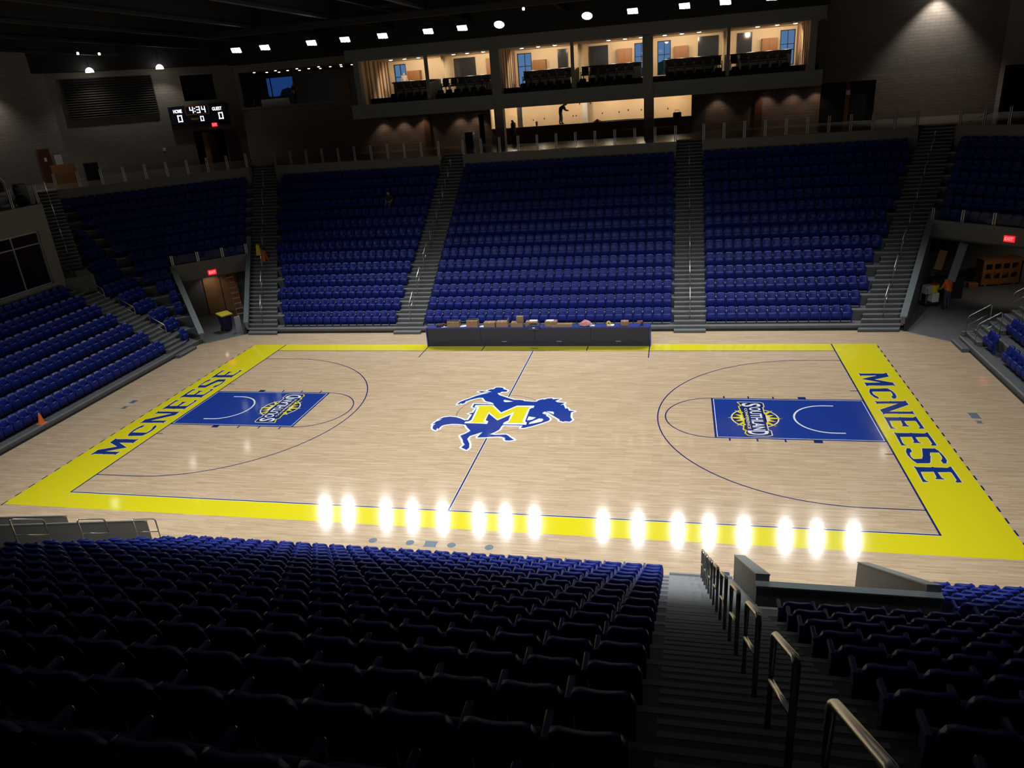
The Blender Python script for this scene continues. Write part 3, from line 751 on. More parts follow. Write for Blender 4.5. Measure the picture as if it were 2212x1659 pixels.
# near tunnels: low concrete walls that follow the rake
for sg in (1, -1):
    nm = 'right' if sg > 0 else 'left'
    lb = 'foreground tunnel %s the viewer' % ('right of' if sg > 0 else 'far left of')
    yb = 15.0
    root = struct(empty('wall_near_%s' % nm), 'sloping grey concrete parapet walls of the %s' % lb, 'wall')
    for x0 in (VX0, VX1):
        pl = [(sg * (x0 - .12), -SN), (sg * (x0 + .12), -SN), (sg * (x0 + .12), -yb), (sg * (x0 - .12), -yb)]
        MB().prism(pl, 0, [1.0, 1.0, 3.66, 3.66]).build('side_wall', M['concrete_wall'], root)
        pl2 = [(sg * (x0 - .13), -SN + .02), (sg * (x0 + .13), -SN + .02), (sg * (x0 + .13), -yb), (sg * (x0 - .13), -yb)]
        MB().prism(pl2, [1.0, 1.0, 3.66, 3.66], [1.03, 1.03, 3.69, 3.69]).build('cap', M['cap'], root)
    MB().box(min(sg * VX0, sg * VX1) - .12, max(sg * VX0, sg * VX1) + .12, -yb - .15, -yb, 2.2, 3.5).build('back_wall', M['concrete_wall'], root)
    MB().box(min(sg * VX0, sg * VX1) - .13, max(sg * VX0, sg * VX1) + .13, -yb - .16, -yb + .01, 3.5, 3.53).build('cap', M['cap'], root)
    struct(MB().box(min(sg * VX0, sg * VX1), max(sg * VX0, sg * VX1), -20, -10.6, -.1, .003).build('tunnel_floor', M['concrete']), 'concrete floor inside the %s' % lb, 'floor')
wall('wall_near', (WXE, -32), (-WXE, -32), 0, TOP, .3, 'block', 'rear wall behind the viewer')

# ------------------------------------------------------------------ roof
roof = struct(empty('ceiling'), 'black roof deck with dark steel beams high over the court', 'ceiling')
MB().box(-37.4, 37.4, -32.4, 31.4, TOP, TOP + .3).build('roof_deck', M['black'], roof)
for i, xx in enumerate((-33, -27, -22, -17, -12, -6.5, 0, 6.5, 12, 18, 24, 30)):
    MB().box(xx - .14, xx + .14, -32, 25.8, 16.75, 16.9).box(xx - .03, xx + .03, -32, 25.8, 16.9, TOP).build('truss_beam', M['steel_dark'], roof)
for yy in range(-28, 30, 7):
    MB().box(-37, 37, yy - .08, yy + .08, 17.6, 17.8).build('purlin', M['steel_dark'], roof)
for xx in (-9.3, 9.3):
    MB().tube([(xx, -32, 17.1), (xx, 25, 17.1)], .05, 6).build('pipe', M['steel_dark'], roof)
# black boxes added to darken the wall tops where the lamplight ends
MB().box(-16, 16, 25.8, 31, 15.75, TOP).build('darkening_box', M['black'], roof)
MB().box(-cx, -16, 30.2, 31, 15.75, TOP).build('darkening_box', M['black'], roof)
MB().prism([cpt(WS - .8, -14, -1), cpt(WS - .8, 3.0, -1), cpt(WS, 3.0, -1), cpt(WS, -14, -1)], 15.85, TOP).build('darkening_box', M['black'], roof)

# ------------------------------------------------------------------ folding stadium seats
def seat_back(nu=8, nw=5):
    mb = MB()
    def g(u, w, side):
        hw = .226 * (1 - .12 * max(0, (w - .6) / .4) ** 4) * (1 - .06 * (1 - w))
        x = u * hw
        z = .36 + .45 * w - .04 * u ** 6 * w * w
        y = .02 + .11 * w - .045 * u * u + (.028 + .05 * w ** 4 if side else 0)
        return (x, y, z)
    us = [-1 + 2 * i / nu for i in range(nu + 1)]; wsx = [j / nw for j in range(nw + 1)]
    vs = [g(u, w_, s) for s in (0, 1) for w_ in wsx for u in us]
    N1 = (nu + 1) * (nw + 1); fs = []
    idx = lambda s, j, i: s * N1 + j * (nu + 1) + i
    for j in range(nw):
        for i in range(nu):
            fs.append((idx(0, j, i), idx(0, j, i + 1), idx(0, j + 1, i + 1), idx(0, j + 1, i)))
            fs.append((idx(1, j, i), idx(1, j + 1, i), idx(1, j + 1, i + 1), idx(1, j, i + 1)))
    for j in range(nw):
        fs.append((idx(0, j, 0), idx(0, j + 1, 0), idx(1, j + 1, 0), idx(1, j, 0)))
        fs.append((idx(0, j, nu), idx(1, j, nu), idx(1, j + 1, nu), idx(0, j + 1, nu)))
    for i in range(nu):
        fs.append((idx(0, 0, i), idx(1, 0, i), idx(1, 0, i + 1), idx(0, 0, i + 1)))
        fs.append((idx(0, nw, i), idx(0, nw, i + 1), idx(1, nw, i + 1), idx(1, nw, i)))
    return mb.add(vs, fs)
def seat_pan():
    # folded up against the back; pillow-like slab
    mb = MB()
    prof = [(-.05, .13), (-.12, .15), (-.155, .34), (-.155, .48), (-.13, .52), (-.05, .51), (-.02, .34)]
    n = len(prof)
    vs = []
    for x, k in ((-.222, .88), (-.195, 1.0), (.195, 1.0), (.222, .88)):
        cy_, cz = -.09, .33
        vs += [(x, cy_ + (y - cy_) * k, cz + (z - cz) * k) for y, z in prof]
    fs = []
    for a in range(3):
        for i in range(n):
            fs.append((a * n + i, (a + 1) * n + i, (a + 1) * n + (i + 1) % n, a * n + (i + 1) % n))
    fs += [tuple(range(n)), tuple(range(4 * n - 1, 3 * n - 1, -1))]
    return mb.add(vs, fs)
def seat_arm(x):
    mb = MB()
    mb.rbox(x - .026, x + .026, -.20, .04, .565, .61, .014)
    return mb.box(x - .014, x + .014, -.10, .02, .40, .58)
def seat_post(x):
    mb = MB()
    mb.box(x - .018, x + .018, -.05, .03, .0, .42)
    return mb.box(x - .024, x + .024, -.09, .09, 0, .02)
PITCH = .508
P_BACK, P_PAN, P_ARM, P_POST = seat_back(), seat_pan(), seat_arm(PITCH / 2), seat_post(PITCH / 2)
P_ARM2, P_POST2 = seat_arm(-PITCH / 2), seat_post(-PITCH / 2)
LOW_BACK = seat_back(6, 3)

SEATS = []      # (x, y, z, rz, first_in_row, block, row, number)
def row(block, k, frame, face, u0, u1, skip=(), flip=False, maxn=None, align='c'):
    n = int((abs(u1 - u0) + .06) / PITCH)
    if maxn: n = min(n, maxn)
    if n < 1: return
    s = frame.s0 + TR * k + .56
    lo, hi = min(u0, u1), max(u0, u1)
    st = {'c': (lo + hi) / 2 - (n - 1) * PITCH / 2, 'lo': lo + PITCH / 2, 'hi': hi - (n - .5) * PITCH}[align]
    for i in range(n):
        if i in skip: continue
        x, y = frame(s, st + i * PITCH)
        SEATS.append((x, y, zt(k), face, i == 0, block, k, i, n))
for k in range(NROW):
    y = SF + TR * k + .56
    row('far_centre', k, F_FAR, 0, -A0 + .02, A0 - .02)
    row('far_right', k, F_FAR, 0, A1 + .03, seamx(y) - 2.1, align='lo')
    row('far_left', k, F_FAR, 0, -(seamx(y) - 2.1), -A1 - .03, align='hi')
for sg, fc, fe, rzc, rze in ((-1, F_CL, F_L, PI / 4, PI / 2), (1, F_CR, F_R, -PI / 4, -PI / 2)):
    for k in range(NROW):
        s = SCN + TR * k + .56
        ta = max(t_end(s) + .25, STR + .05)
        tb = TUN - .3 if k < KT[sg] else t_far(s) - .3
        if k >= 2 and not (sg > 0 and k < KT[1]): row('corner', k, fc, rzc, ta, tb, align='hi')
        X = SE + TR * k + .56
        if k < 7:
            row('end', k, fe, rze, -9.5, 6.33 if sg < 0 else 7.4, skip=(30, 29) if (sg > 0 and k == 0) else (), align='hi')
            if sg < 0: row('end_corner', k, fe, rze, 8.02, seamy(X) - .15, align='lo')
        elif k < 12:
            row('end_corner', k, fe, rze, max(8.02, X + STR / Q + .1), seamy(X) - .2, align='hi')
for k in range(18):
    row('near_centre', k, F_NEAR, PI, -A0 + .02, A0 - .02)
    for sg, nm in ((1, 'near_right'), (-1, 'near_left')):
        a = (VX1 + .25) if k < 7 else A1 + .12
        row(nm, k, F_NEAR, PI, sg * a, sg * (a + PITCH * 24), align='lo' if sg > 0 else 'hi')

# the one seat that is occupied: its pan is down
occ = min((i for i, s_ in enumerate(SEATS) if s_[5] == 'far_left' and s_[6] == 10), key=lambda i: abs(SEATS[i][0] + 11.6))
OCC = SEATS.pop(occ)
cm = np.array(Matrix.LocRotScale(Vector(CAM_LOC), __import__('mathutils').Euler(CAM_ROT), None).inverted())
def project(p):
    q = cm @ np.array([p[0], p[1], p[2], 1.0])
    d = -q[2]
    if d < .1: return None
    return IW / 2 + FPX * q[0] / d, IH / 2 - FPX * q[1] / d, d
cand = []
for i, sdef in enumerate(SEATS):
    pr = project((sdef[0], sdef[1], sdef[2] + .6))
    if pr and -10 < pr[0] < IW + 10 and -10 < pr[1] < IH + 15: cand.append((pr[2], i))
cand.sort()
INDIV = {i for _, i in cand[:300]}

M_BACK, M_PAN, M_ARM, M_POST = [p.mesh(n) for p, n in ((P_BACK, 'backrest'), (P_PAN, 'seat_pan'), (P_ARM, 'armrest'), (P_POST, 'standard'))]
M_ARM2, M_POST2 = P_ARM2.mesh('armrest'), P_POST2.mesh('standard')
for me, mt in ((M_BACK, 'seat_blue'), (M_PAN, 'seat_blue'), (M_ARM, 'seat_post'), (M_POST, 'seat_post'), (M_ARM2, 'seat_post'), (M_POST2, 'seat_post')):
    me.materials.append(M[mt])
for me in (M_BACK, M_PAN):
    me.polygons.foreach_set('use_smooth', [True] * len(me.polygons))
BLK = {'near_centre': 'middle near block', 'near_right': 'block past the aisle', 'near_left': 'block beyond the far aisle'}
stuff_v, stuff_f, stuff_s = [], [], []
base = MB(); base.add(LOW_BACK.v, LOW_BACK.f); nsm = len(base.f); base.add(P_PAN.v, P_PAN.f)
nsm = len(base.f); base.add(P_ARM.v, P_ARM.f).add(P_POST.v, P_POST.f)
end = MB(); end.add(base.v, base.f); end.add(P_ARM2.v, P_ARM2.f).add(P_POST2.v, P_POST2.f)
off = 0
for i, (x, y, z, rz, first, blk, k, num, n) in enumerate(SEATS):
    if i in INDIV:
        r = empty('stadium_seat', (x, y, z), rz)
        if blk == 'near_centre': cnt = (n - num, 'from the aisle')
        elif blk == 'near_right': cnt = (num + 1, 'from the aisle' if k >= 7 else 'from the tunnel wall')
        else: cnt = (n - num, 'from its aisle')
        tag(r, 'blue folding seat, %s row up, %s %s, %s' % (ORD[k], ORD[cnt[0] - 1], cnt[1], BLK.get(blk, blk)), 'seat', 'blue seats of the near stand')
        parts = [('backrest', M_BACK), ('seat_pan', M_PAN), ('armrest', M_ARM), ('standard', M_POST)]
        if first: parts += [('armrest', M_ARM2), ('standard', M_POST2)]
        for nme, me in parts:
            o = bpy.data.objects.new(nme, me); COL.objects.link(o); o.parent = r
    else:
        src = end if first else base
        c, s_ = math.cos(rz), math.sin(rz)
        V = np.array(src.v)
        W_ = np.empty_like(V)
        W_[:, 0] = x + V[:, 0] * c - V[:, 1] * s_; W_[:, 1] = y + V[:, 0] * s_ + V[:, 1] * c; W_[:, 2] = z + V[:, 2]
        stuff_v.append(W_)
        stuff_f += [tuple(a + off for a in f) for f in src.f]
        stuff_s += [1 if q < nsm else 0 for q in range(len(src.f))]
        off += len(V)
me = bpy.data.meshes.new('stadium_seats')
me.from_pydata(np.concatenate(stuff_v).tolist(), [], stuff_f)
me.polygons.foreach_set('use_smooth', [bool(q) for q in stuff_s])
me.materials.append(M['seat_blue']); me.materials.append(M['seat_post'])
me.polygons.foreach_set('material_index', [0 if q else 1 for q in stuff_s])
tag(mesh_obj('stadium_seats', me), 'rows of blue folding stadium seats filling the stands round the court', 'seats', None, 'stuff')
oc = tag(empty('stadium_seat', OCC[:3], OCC[3]), 'blue stadium seat with its pan down under the sitting person', 'seat')
for nme, me in (('backrest', M_BACK), ('armrest', M_ARM), ('standard', M_POST)):
    o = bpy.data.objects.new(nme, me); COL.objects.link(o); o.parent = oc
MB().rbox(-.21, .21, -.40, -.02, .36, .44, .03).build('seat_pan', M['seat_blue'], oc)

# ------------------------------------------------------------------ outdoors seen through the windows
struct(MB().box(-160, 160, -160, 160, -.6, -.25).build('ground', M['ground']), 'dark ground outside the building', 'ground')
def tree(x, y, h, r, label):
    root = tag(empty('tree', (x, y, -.25)), label, 'tree', 'trees outside the windows')
    MB().tube([(0, 0, 0), (.1, 0, h * .5), (0, .1, h * .75)], [.35, .25, .12], 8).build('trunk', M['bark'], root)
    mb = MB(); rnd = random.Random(int(x * 10))
    for i in range(9):
        a = rnd.uniform(0, 2 * PI); q = rnd.uniform(0, .55) * r; zz = h * (.62 + .1 * rnd.random()) + (1 - q / r) * r * rnd.uniform(-.2, .55); rr = r * rnd.uniform(.4, .6)
        prof = [(rr * math.sin(t * PI / 6) * rnd.uniform(.85, 1.1) + .01, -rr * math.cos(t * PI / 6)) for t in range(7)]
        mb.lathe(prof, 9, (q * math.cos(a), q * math.sin(a), zz))
    mb.build('crown', M['leaf'], root)
tree(2.0, 95, 16.2, 4.4, 'dusky round tree seen through the window left of the middle suite column')
tree(8.6, 104, 17.0, 4.6, 'dusky tree low in the window right of the middle suite column')
tree(4.8, 122, 16.5, 5.2, 'darker tree behind the tree in the middle suite windows')
tree(-43.5, 70, 18.2, 2.6, 'round-crowned tree in the blue window of the corner room')
tree(-49, 72, 19.5, 2.2, 'slim tree at the edge of the corner room window')
tree(-44.5, 84, 18.0, 2.6, 'low bushy tree in the corner room window')

# ------------------------------------------------------------------ floodlights
FX = [2.35, 4.6, 6.8, 9.2, 11.45, 13.7, 16.2, 18.2]
FXL = [2.36, 4.43, 6.37, 9.04, 11.3, 13.36, 16.3, 18.15]
FXR = [2.37, 4.72, 7.33, 9.33, 11.55, 14.1, 16.0, 18.2]
def flood_parts():
    housing = MB().rbox(-.36, .36, -.26, .26, .03, .16, .03)
    for i in range(7): housing.box(-.34 + i * .1, -.31 + i * .1, -.24, .24, .16, .24)
    lens = MB()
    for i in range(2):
        for j in range(3):
            lens.box(-.33 + j * .225, -.33 + j * .225 + .205, -.235 + i * .24 + .02 * j, -.235 + i * .24 + .22, 0, .03)
    br = MB().tube([(-.38, 0, .06), (-.38, 0, .42), (.38, 0, .42), (.38, 0, .06)], .02, 6).tube([(0, 0, .42), (0, 0, .74)], .025, 6)
    return housing.mesh('housing'), lens.mesh('lens'), br.mesh('bracket')
mh, ml, mbk = flood_parts()
for _m in (mh, ml, mbk):
    for _v in _m.vertices: _v.co.x *= .78; _v.co.y *= .78
mr = MB().lathe([(.26, .03), (.27, .0), (.2, -.05), (.02, -.07)], 20).mesh('lens'); mr.materials.append(M['flood'])
mhr = MB().lathe([(.30, .0), (.32, .04), (.26, .2), (.1, .3)], 20).mesh('housing'); mhr.materials.append(M['steel_dark'])
mh.materials.append(M['steel_dark']); ml.materials.append(M['flood']); mbk.materials.append(M['steel_dark'])
def floodlight(x, y, z, label, group):
    root = tag(empty('floodlight', (x, y, z)), label, 'floodlight', group)
    tx, ty = x * .80, math.copysign(FLOOD_AIM_Y, y)
    rot = Vector((tx - x, ty - y, -z)).normalized().to_track_quat('-Z', 'Y').to_euler()
    rd = abs(x) < 3
    for nme, me in (('housing', mhr if rd else mh), ('lens', mr if rd else ml), ('bracket', mbk)):
        o = bpy.data.objects.new(nme, me); COL.objects.link(o); o.parent = root
        if nme != 'bracket': o.rotation_euler = rot
    l = bpy.data.lights.new('flood_lamp', 'SPOT')
    l.energy = FLOOD_W; l.color = (.97, .98, 1.0); l.shadow_soft_size = .15; l.spot_size = math.radians(FLOOD_CONE); l.spot_blend = FLOOD_BLEND
    o = bpy.data.objects.new('flood_lamp', l); COL.objects.link(o); o.parent = root; o.rotation_euler = rot
    o.location = rot.to_matrix() @ Vector((0, 0, -.09))
for i in range(8):
    floodlight(-FXL[7 - i], 15.8, 15.65, 'white floodlight in the far ceiling row, %s from its left end' % ORD[i], 'far row of floodlights')
for i in range(8):
    floodlight(FXR[i], 15.8, 15.65, 'white floodlight in the far ceiling row, %s right of the wide gap' % ORD[i], 'far row of floodlights')
for i in range(16):
    x = -FXL[7 - i] if i < 8 else FXR[i - 8]
    floodlight(x, -15.8, 15.65, 'white floodlight over the nearest seats, %s along its row' % ORD[i], 'near row of floodlights')
for yy, nm in ((15.8, 'far'), (-15.8, 'near')):
    tag(MB().box(-20, 20, yy - .25, yy + .25, 16.39, 16.46).box(-20, 20, yy - .27, yy - .24, 16.46, 16.7).box(-20, 20, yy + .24, yy + .27, 16.6, 16.7).build('catwalk', M['steel_dark']), 'dark steel catwalk carrying the %s row of floodlights' % nm, 'catwalk')

# ------------------------------------------------------------------ suites above the far concourse
SX = [-15.15, -10.05, -5.1, .15, 5.1, 10.15, 15.2]
SY0, SY1, SFL, SCE = 26.0, 32.5, 12.5, 15.06
su = struct(empty('suite_level'), 'row of lit luxury suites behind a long grey fascia', 'suites')
MB().box(-15.9, 15.9, SY0, SY0 + .3, 11.2, 12.1).build('lower_fascia', M['fascia'], su)
MB().box(-15.9, 15.9, SY0 - .06, SY0 + .36, 12.1, 12.14).build('fascia_cap', M['fascia'], su)
MB().box(-15.9, 15.9, SY0, SY0 + .3, 15.0, 15.85).build('upper_fascia', M['fascia'], su)
MB().box(-15.9, 15.9, SY0 + .3, 31.0, 11.2, 11.3).build('soffit', M['black'], su)
MB().box(-15.9, 15.9, SY0 + .3, SY1, 11.3, 11.75).build('front_floor', M['carpet'], su)
MB().box(-15.9, 15.9, 27.7, SY1, 11.75, SFL).build('upper_floor', M['carpet'], su)
MB().box(-15.9, 15.9, SY0 + .3, SY1 + .3, SCE, SCE + .2).build('suite_ceiling', M['cream_wall'], su)
wins = [(-14.75, -13.75), (-4.85, -3.75), (3.9, 4.85), (5.55, 6.5), (14.0, 15.0)]
us = sorted({-15.9, 15.9, *[a for w_ in wins for a in w_]})
mbw = MB()
for a, b in zip(us[:-1], us[1:]):
    if (a, b) in wins:
        mbw.box(a, b, SY1, SY1 + .3, 14.85, SCE); mbw.box(a, b, SY1, SY1 + .3, SFL, 12.56)
    else: mbw.box(a, b, SY1, SY1 + .3, SFL, SCE)
mbw.build('suite_back_wall', M['cream_wall'], su)
for i, (a, b) in enumerate(wins):
    wn = struct(empty('window_%d' % (i + 1), (a, SY1 + .1, 12.56)), 'tall dark-framed window at the back of the suites, %s from the left' % ORD[i], 'window')
    wd, hh = b - a, 2.29
    MB().box(0, .06, -.05, .05, 0, hh).box(wd - .06, wd, -.05, .05, 0, hh).box(0, wd, -.05, .05, 0, .06).box(0, wd, -.05, .05, hh - .06, hh).build('frame', M['steel_dark'], wn)
    MB().box(wd * .52 - .025, wd * .52 + .025, -.04, .04, .06, hh - .06).box(.06, wd - .06, -.04, .04, 1.35, 1.4).build('mullion', M['steel_dark'], wn)
    for c0, c1 in ((.06, wd * .52 - .025), (wd * .52 + .025, wd - .06)):
        for z0, z1 in ((.06, 1.35), (1.4, hh - .06)):
            MB().box(c0, c1, -.008, .008, z0, z1).build('pane', M['pane'], wn)
for i, x in enumerate(SX):
    full = i in (0, 2, 4, 6)
    if full:
        MB().box(x - .12, x + .12, SY0 + .3, SY1, 11.75, SCE).build('partition', M['cream_wall'], su)
        wd = .33 if i in (2, 4) else .2
        MB().box(x - wd, x + wd, SY0 - .05, SY0 + .5, 12.14 if i in (0, 6) else 11.2, 15.0).build('pilaster', M['fascia'], su)
    else:
        MB().box(x - .1, x + .1, SY0 + .1, SY0 + .35, 12.14, SCE).build('mullion_post', M['fascia'], su)
        MB().prism([(x - .06, SY0 + .35), (x + .06, SY0 + .35), (x + .06, 29.2), (x - .06, 29.2)], 11.75, [13.2, 13.2, 13.5, 13.5]).build('low_divider', M['fascia'], su)
        MB().box(x - .10, x + .10, 30.2, SY1, SFL, SCE).build('partition', M['cream_wall'], su)
# brown stripes on three side walls
for x0, d in ((-15.03, 1), (-4.98, 1), (15.08, -1)):
    for j, (y0, wd) in enumerate(((27.3, .35), (28.05, .22), (28.9, .4), (29.85, .2), (30.4, .3), (31.2, .22), (31.75, .3))):
        MB().box(min(x0, x0 + d * .03), max(x0, x0 + d * .03), y0, y0 + wd, 11.8, SCE).build('stripe_panel', M['brown'], su)
for a, b, zt_ in ((-13.5, -12.5, 14.3), (-7.15, -6.4, 14.7), (-3.55, -2.6, 14.3), (2.7, 3.7, 14.55), (6.75, 7.7, 14.4), (12.75, 13.75, 14.4)):
    cb = tag(empty('wood_cabinet', ((a + b) / 2, SY1 - .28, SFL)), 'orange-brown wooden cabinet at the back of the %s suite' % ORD[[i for i in range(6) if SX[i] < (a + b) / 2 < SX[i + 1]][0]], 'cabinet', 'suite cabinets')
    hw = (b - a) / 2
    MB().box(-hw, hw, -.25, .27, 0, zt_ - SFL).build('body', M['wood'], cb)
    for sgn in (-1, 1):
        dr = MB().box(min(.01 * sgn, (hw - .02) * sgn), max(.01 * sgn, (hw - .02) * sgn), -.275, -.25, .08, zt_ - SFL - .04).build('door', M['wood'], cb)
        MB().box(sgn * .05 - .01, sgn * .05 + .01, -.30, -.275, .8, 1.0).build('handle', M['steel'], dr)
for a, b in ((-9.8, -8.1), (-1.75, -1.0), (.6, 2.0), (8.4, 9.8), (11.1, 12.1)):
    bay = [i for i in range(6) if SX[i] < (a + b) / 2 < SX[i + 1]][0]
    tag(MB().box(a, b, SY1 - .09, SY1 - .02, SFL, 14.9).box(a + .02, b - .02, SY1 - .1, SY1 - .09, 13.5, 13.55).build('stone_panel', M['granite']), 'dark polished stone panel on the back wall of the %s suite' % ORD[bay], 'panel', 'suite stone panels')
# counters
for b in range(6):
    x0, x1 = SX[b] + .2, SX[b + 1] - .2
    a0, a1 = (x0 + (1.15 if b in (0, 2) else .05), x1 - (1.15 if b in (3, 5, 1) else .05)) if b not in (4,) else (x0 + .9, x1 - .05)
    c = tag(empty('drink_rail', ((a0 + a1) / 2, 29.25, SFL)), 'long black drink counter behind the rear chairs of the %s suite' % ORD[b], 'counter', 'suite drink counters')
    h = (a1 - a0) / 2
    MB().rbox(-h, h, -.2, .2, .93, 1.01, .02).build('top', M['counter_black'], c)
    for sgn in (-1, 1): MB().box(sgn * (h - .12) - .03, sgn * (h - .12) + .03, -.03, .03, 0, .93).build('leg', M['steel_dark'], c)
    c2 = tag(empty('island', ((x0 + x1) / 2 + .2, 30.6, SFL)), 'dark kitchen island counter standing further back in the %s suite' % ORD[b], 'counter', 'suite islands')
    h = 1.75
    MB().box(-h + .1, h - .1, -.25, .25, 0, 1.0).build('body', M['chair_black'], c2)
    MB().rbox(-h, h, -.35, .35, 1.0, 1.06, .02).build('top', M['counter_black'], c2)
# suite chairs
def chair_mesh():
    s = MB().rbox(-.23, .23, -.24, .2, .40, .50, .04).mesh('seat')
    b = MB()
    vs = []
    for j, (z, y, hw) in enumerate(((.46, .17, .21), (.62, .2, .23), (.85, .25, .235), (.97, .28, .19))):
        vs += [(-hw, y - .03, z), (hw, y - .03, z), (hw, y + .04, z), (-hw, y + .04, z)]
    fs = [(0, 3, 2, 1), (12, 13, 14, 15)]
    for j in range(3):
        for i in range(4): fs.append((j * 4 + i, j * 4 + (i + 1) % 4, j * 4 + 4 + (i + 1) % 4, j * 4 + 4 + i))
    b = b.add(vs, fs).mesh('backrest')
    a = MB()
    for sx in (-1, 1): a.rbox(sx * .27 - .03, sx * .27 + .03, -.2, .22, .60, .65, .015); a.box(sx * .27 - .02, sx * .27 + .02, -.02, .06, 0, .6)
    a = a.mesh('arm_frame')
    for m_ in (s, b, a): m_.materials.append(M['chair_black'])
    return (('seat', s), ('backrest', b), ('arm_frame', a))
CH = chair_mesh()
for b in range(6):
    x0, x1 = SX[b] + .25, SX[b + 1] - .25
    n = 5 if b == 0 else 6
    for rw, yy, zz in (('front', 27.05, 11.75), ('rear', 28.6, SFL)):
        if b in (0, 2): st = x1 - .28 - (n - 1) * .62
        elif b in (1, 3): st = x0 + .28
        elif b == 4: st = x1 - .28 - (n - 1) * .62
        else: st = x0 + .28
        for i in range(n):
            r = tag(empty('suite_chair', (st + .62 * i, yy, zz)), 'black chair, %s from the left in the %s row of the %s suite' % (ORD[i], rw, ORD[b]), 'chair', 'black suite chairs')
            for nme, me in CH:
                o = bpy.data.objects.new(nme, me); COL.objects.link(o); o.parent = r
# suite downlights
DL = [-13.1, -12.05, -11.0, -8.4, -7.4, -6.25, -3.5, -2.35, -1.2, 2.45, 3.55, 4.6, 6.15, 7.25, 8.35, 12.0, 13.2, 14.3]
for i, x in enumerate(DL):
    d = tag(empty('downlight', (x, 27.6, SCE)), 'round warm downlight in the suite ceiling, %s from the left' % ORD[i], 'downlight', 'suite downlights')
    MB().lathe([(.17, 0), (.17, -.10), (.14, -.10), (.14, -.02)], 14).build('trim_ring', M['white'], d)
    MB().lathe([(.135, -.03), (.12, -.11), (.02, -.13)], 14).build('lens', M['downlight'], d)
    light('downlight_lamp', 'SPOT', (0, 2.1, -.2), SUITE_W, (1.0, .80, .57), .12, (0, 2.8, -1.2), 155, .4, d)

# ------------------------------------------------------------------ bar below the suites
bar = struct(empty('bar_room'), 'lit tan room behind the long concourse bar', 'bar')
MB().box(BX0 - .3, BX1 + .3, 34.2, 34.4, CONC, 11.6).build('bar_back_wall', M['bar_wall'], bar)
MB().box(BX0 - .3, BX1 + .3, 31.3, 34.3, 11.3, 11.5).build('bar_ceiling', M['bar_wall'], bar)
MB().box(BX0 - .3, BX1 + .3, 31.3, 34.3, CONC - .2, CONC).build('bar_floor', M['tile'], bar)
for x in (BX0 - .2, BX1 + .05): MB().box(x, x + .15, 31.3, 34.3, CONC, 11.4).build('bar_side_wall', M['bar_wall'], bar)
MB().box(-5.15, -4.75, 32.6, 33.0, CONC, 11.4).build('pillar', M['grey_panel'], bar)
MB().box(-.2, .2, 33.7, 34.1, CONC, 11.4).build('pillar', M['grey_panel'], bar)
for i, (x, z) in enumerate(((-4.2, 9.95), (-3.3, 10.0), (-1.0, 10.05), (-.75, 10.05), (1.3, 10.1), (2.6, 10.1), (3.3, 10.2), (4.3, 10.15), (6.3, 10.1), (-.45, 10.9), (.4, 10.9))):
    MB().box(x - .04, x + .04, 34.18, 34.2, z, z + .12).build('outlet', M['steel_dark'], bar)
ct = tag(empty('bar_counter', (.5, 31.05, CONC)), 'long dark bar counter under the tan wall with a man standing on it', 'counter')
MB().rbox(-7.4, 7.5, -.4, .5, 1.025, 1.085, .03).build('top', M['counter_black'], ct)
MB().box(-7.35, 7.45, -.14, -.06, .0, 1.02).build('front', M['brown'], ct)
for i, x in enumerate((-5.6, -3.2, -.6, 2.0, 4.4, 6.8)):
    d = tag(empty('downlight', (x, 32.6, 11.3)), 'recessed downlight over the bar, %s from the left' % ORD[i], 'downlight', 'bar downlights')
    MB().lathe([(.1, 0), (.1, -.03), (.08, -.03), (.08, -.01)], 12).build('trim_ring', M['white'], d)
    MB().lathe([(.075, -.012), (.02, -.02)], 12).build('lens', M['smalllight'], d)
    light('bar_lamp', 'POINT', (0, 0, -.25), BAR_W, (1.0, .80, .55), .08, parent=d)
for i, x in enumerate((-5.15, 5.15)):
    struct(MB().box(x - .32, x + .32, 26.2, 26.84, CONC, 11.25).build('column', M['block_warm']), 'square block column in front of the bar, %s one' % ('left' if i == 0 else 'right'), 'column')
# wall washers over the block walls
for i, x in enumerate((-15.6, -13.9, -12.3, -9.3, -8.0, 9.8, 13.1, 14.9, 16.4)):
    d = tag(empty('wall_washer', (x, 30.45, 11.2)), 'small soffit light washing the block wall, %s from the left' % ORD[i], 'downlight', 'wall washers')
    MB().lathe([(.09, 0), (.09, -.05), (.07, -.05), (.07, -.01)], 10).build('trim_ring', M['steel_dark'], d)
    MB().lathe([(.065, -.02), (.02, -.03)], 10).build('lens', M['smalllight'], d)
    light('washer_lamp', 'SPOT', (0, 0, -.08), WALL_W, (1.0, .75, .55), .05, None, 100, .6, d)
# pilasters and papers on that wall
for i, x in enumerate((-12.0, 12.6)):
    struct(MB().box(x - .25, x + .25, 30.86, 31.0, CONC, 11.25).build('trim_%d' % (i + 3), M['brown']), 'dark vertical strip on the block wall %s of the bar' % ('left' if i == 0 else 'right'), 'pilaster')
tag(MB().box(8.5, 8.85, 30.96, 30.99, 10.05, 10.45).build('notice', M['white']), 'white paper notice taped on the wall right of the bar', 'notice')
struct(MB().box(8.05, 9.0, 30.9, 31.0, CONC, 11.2).build('trim_5', M['concrete_wall']), 'pale wall strip at the right end of the bar', 'pilaster')
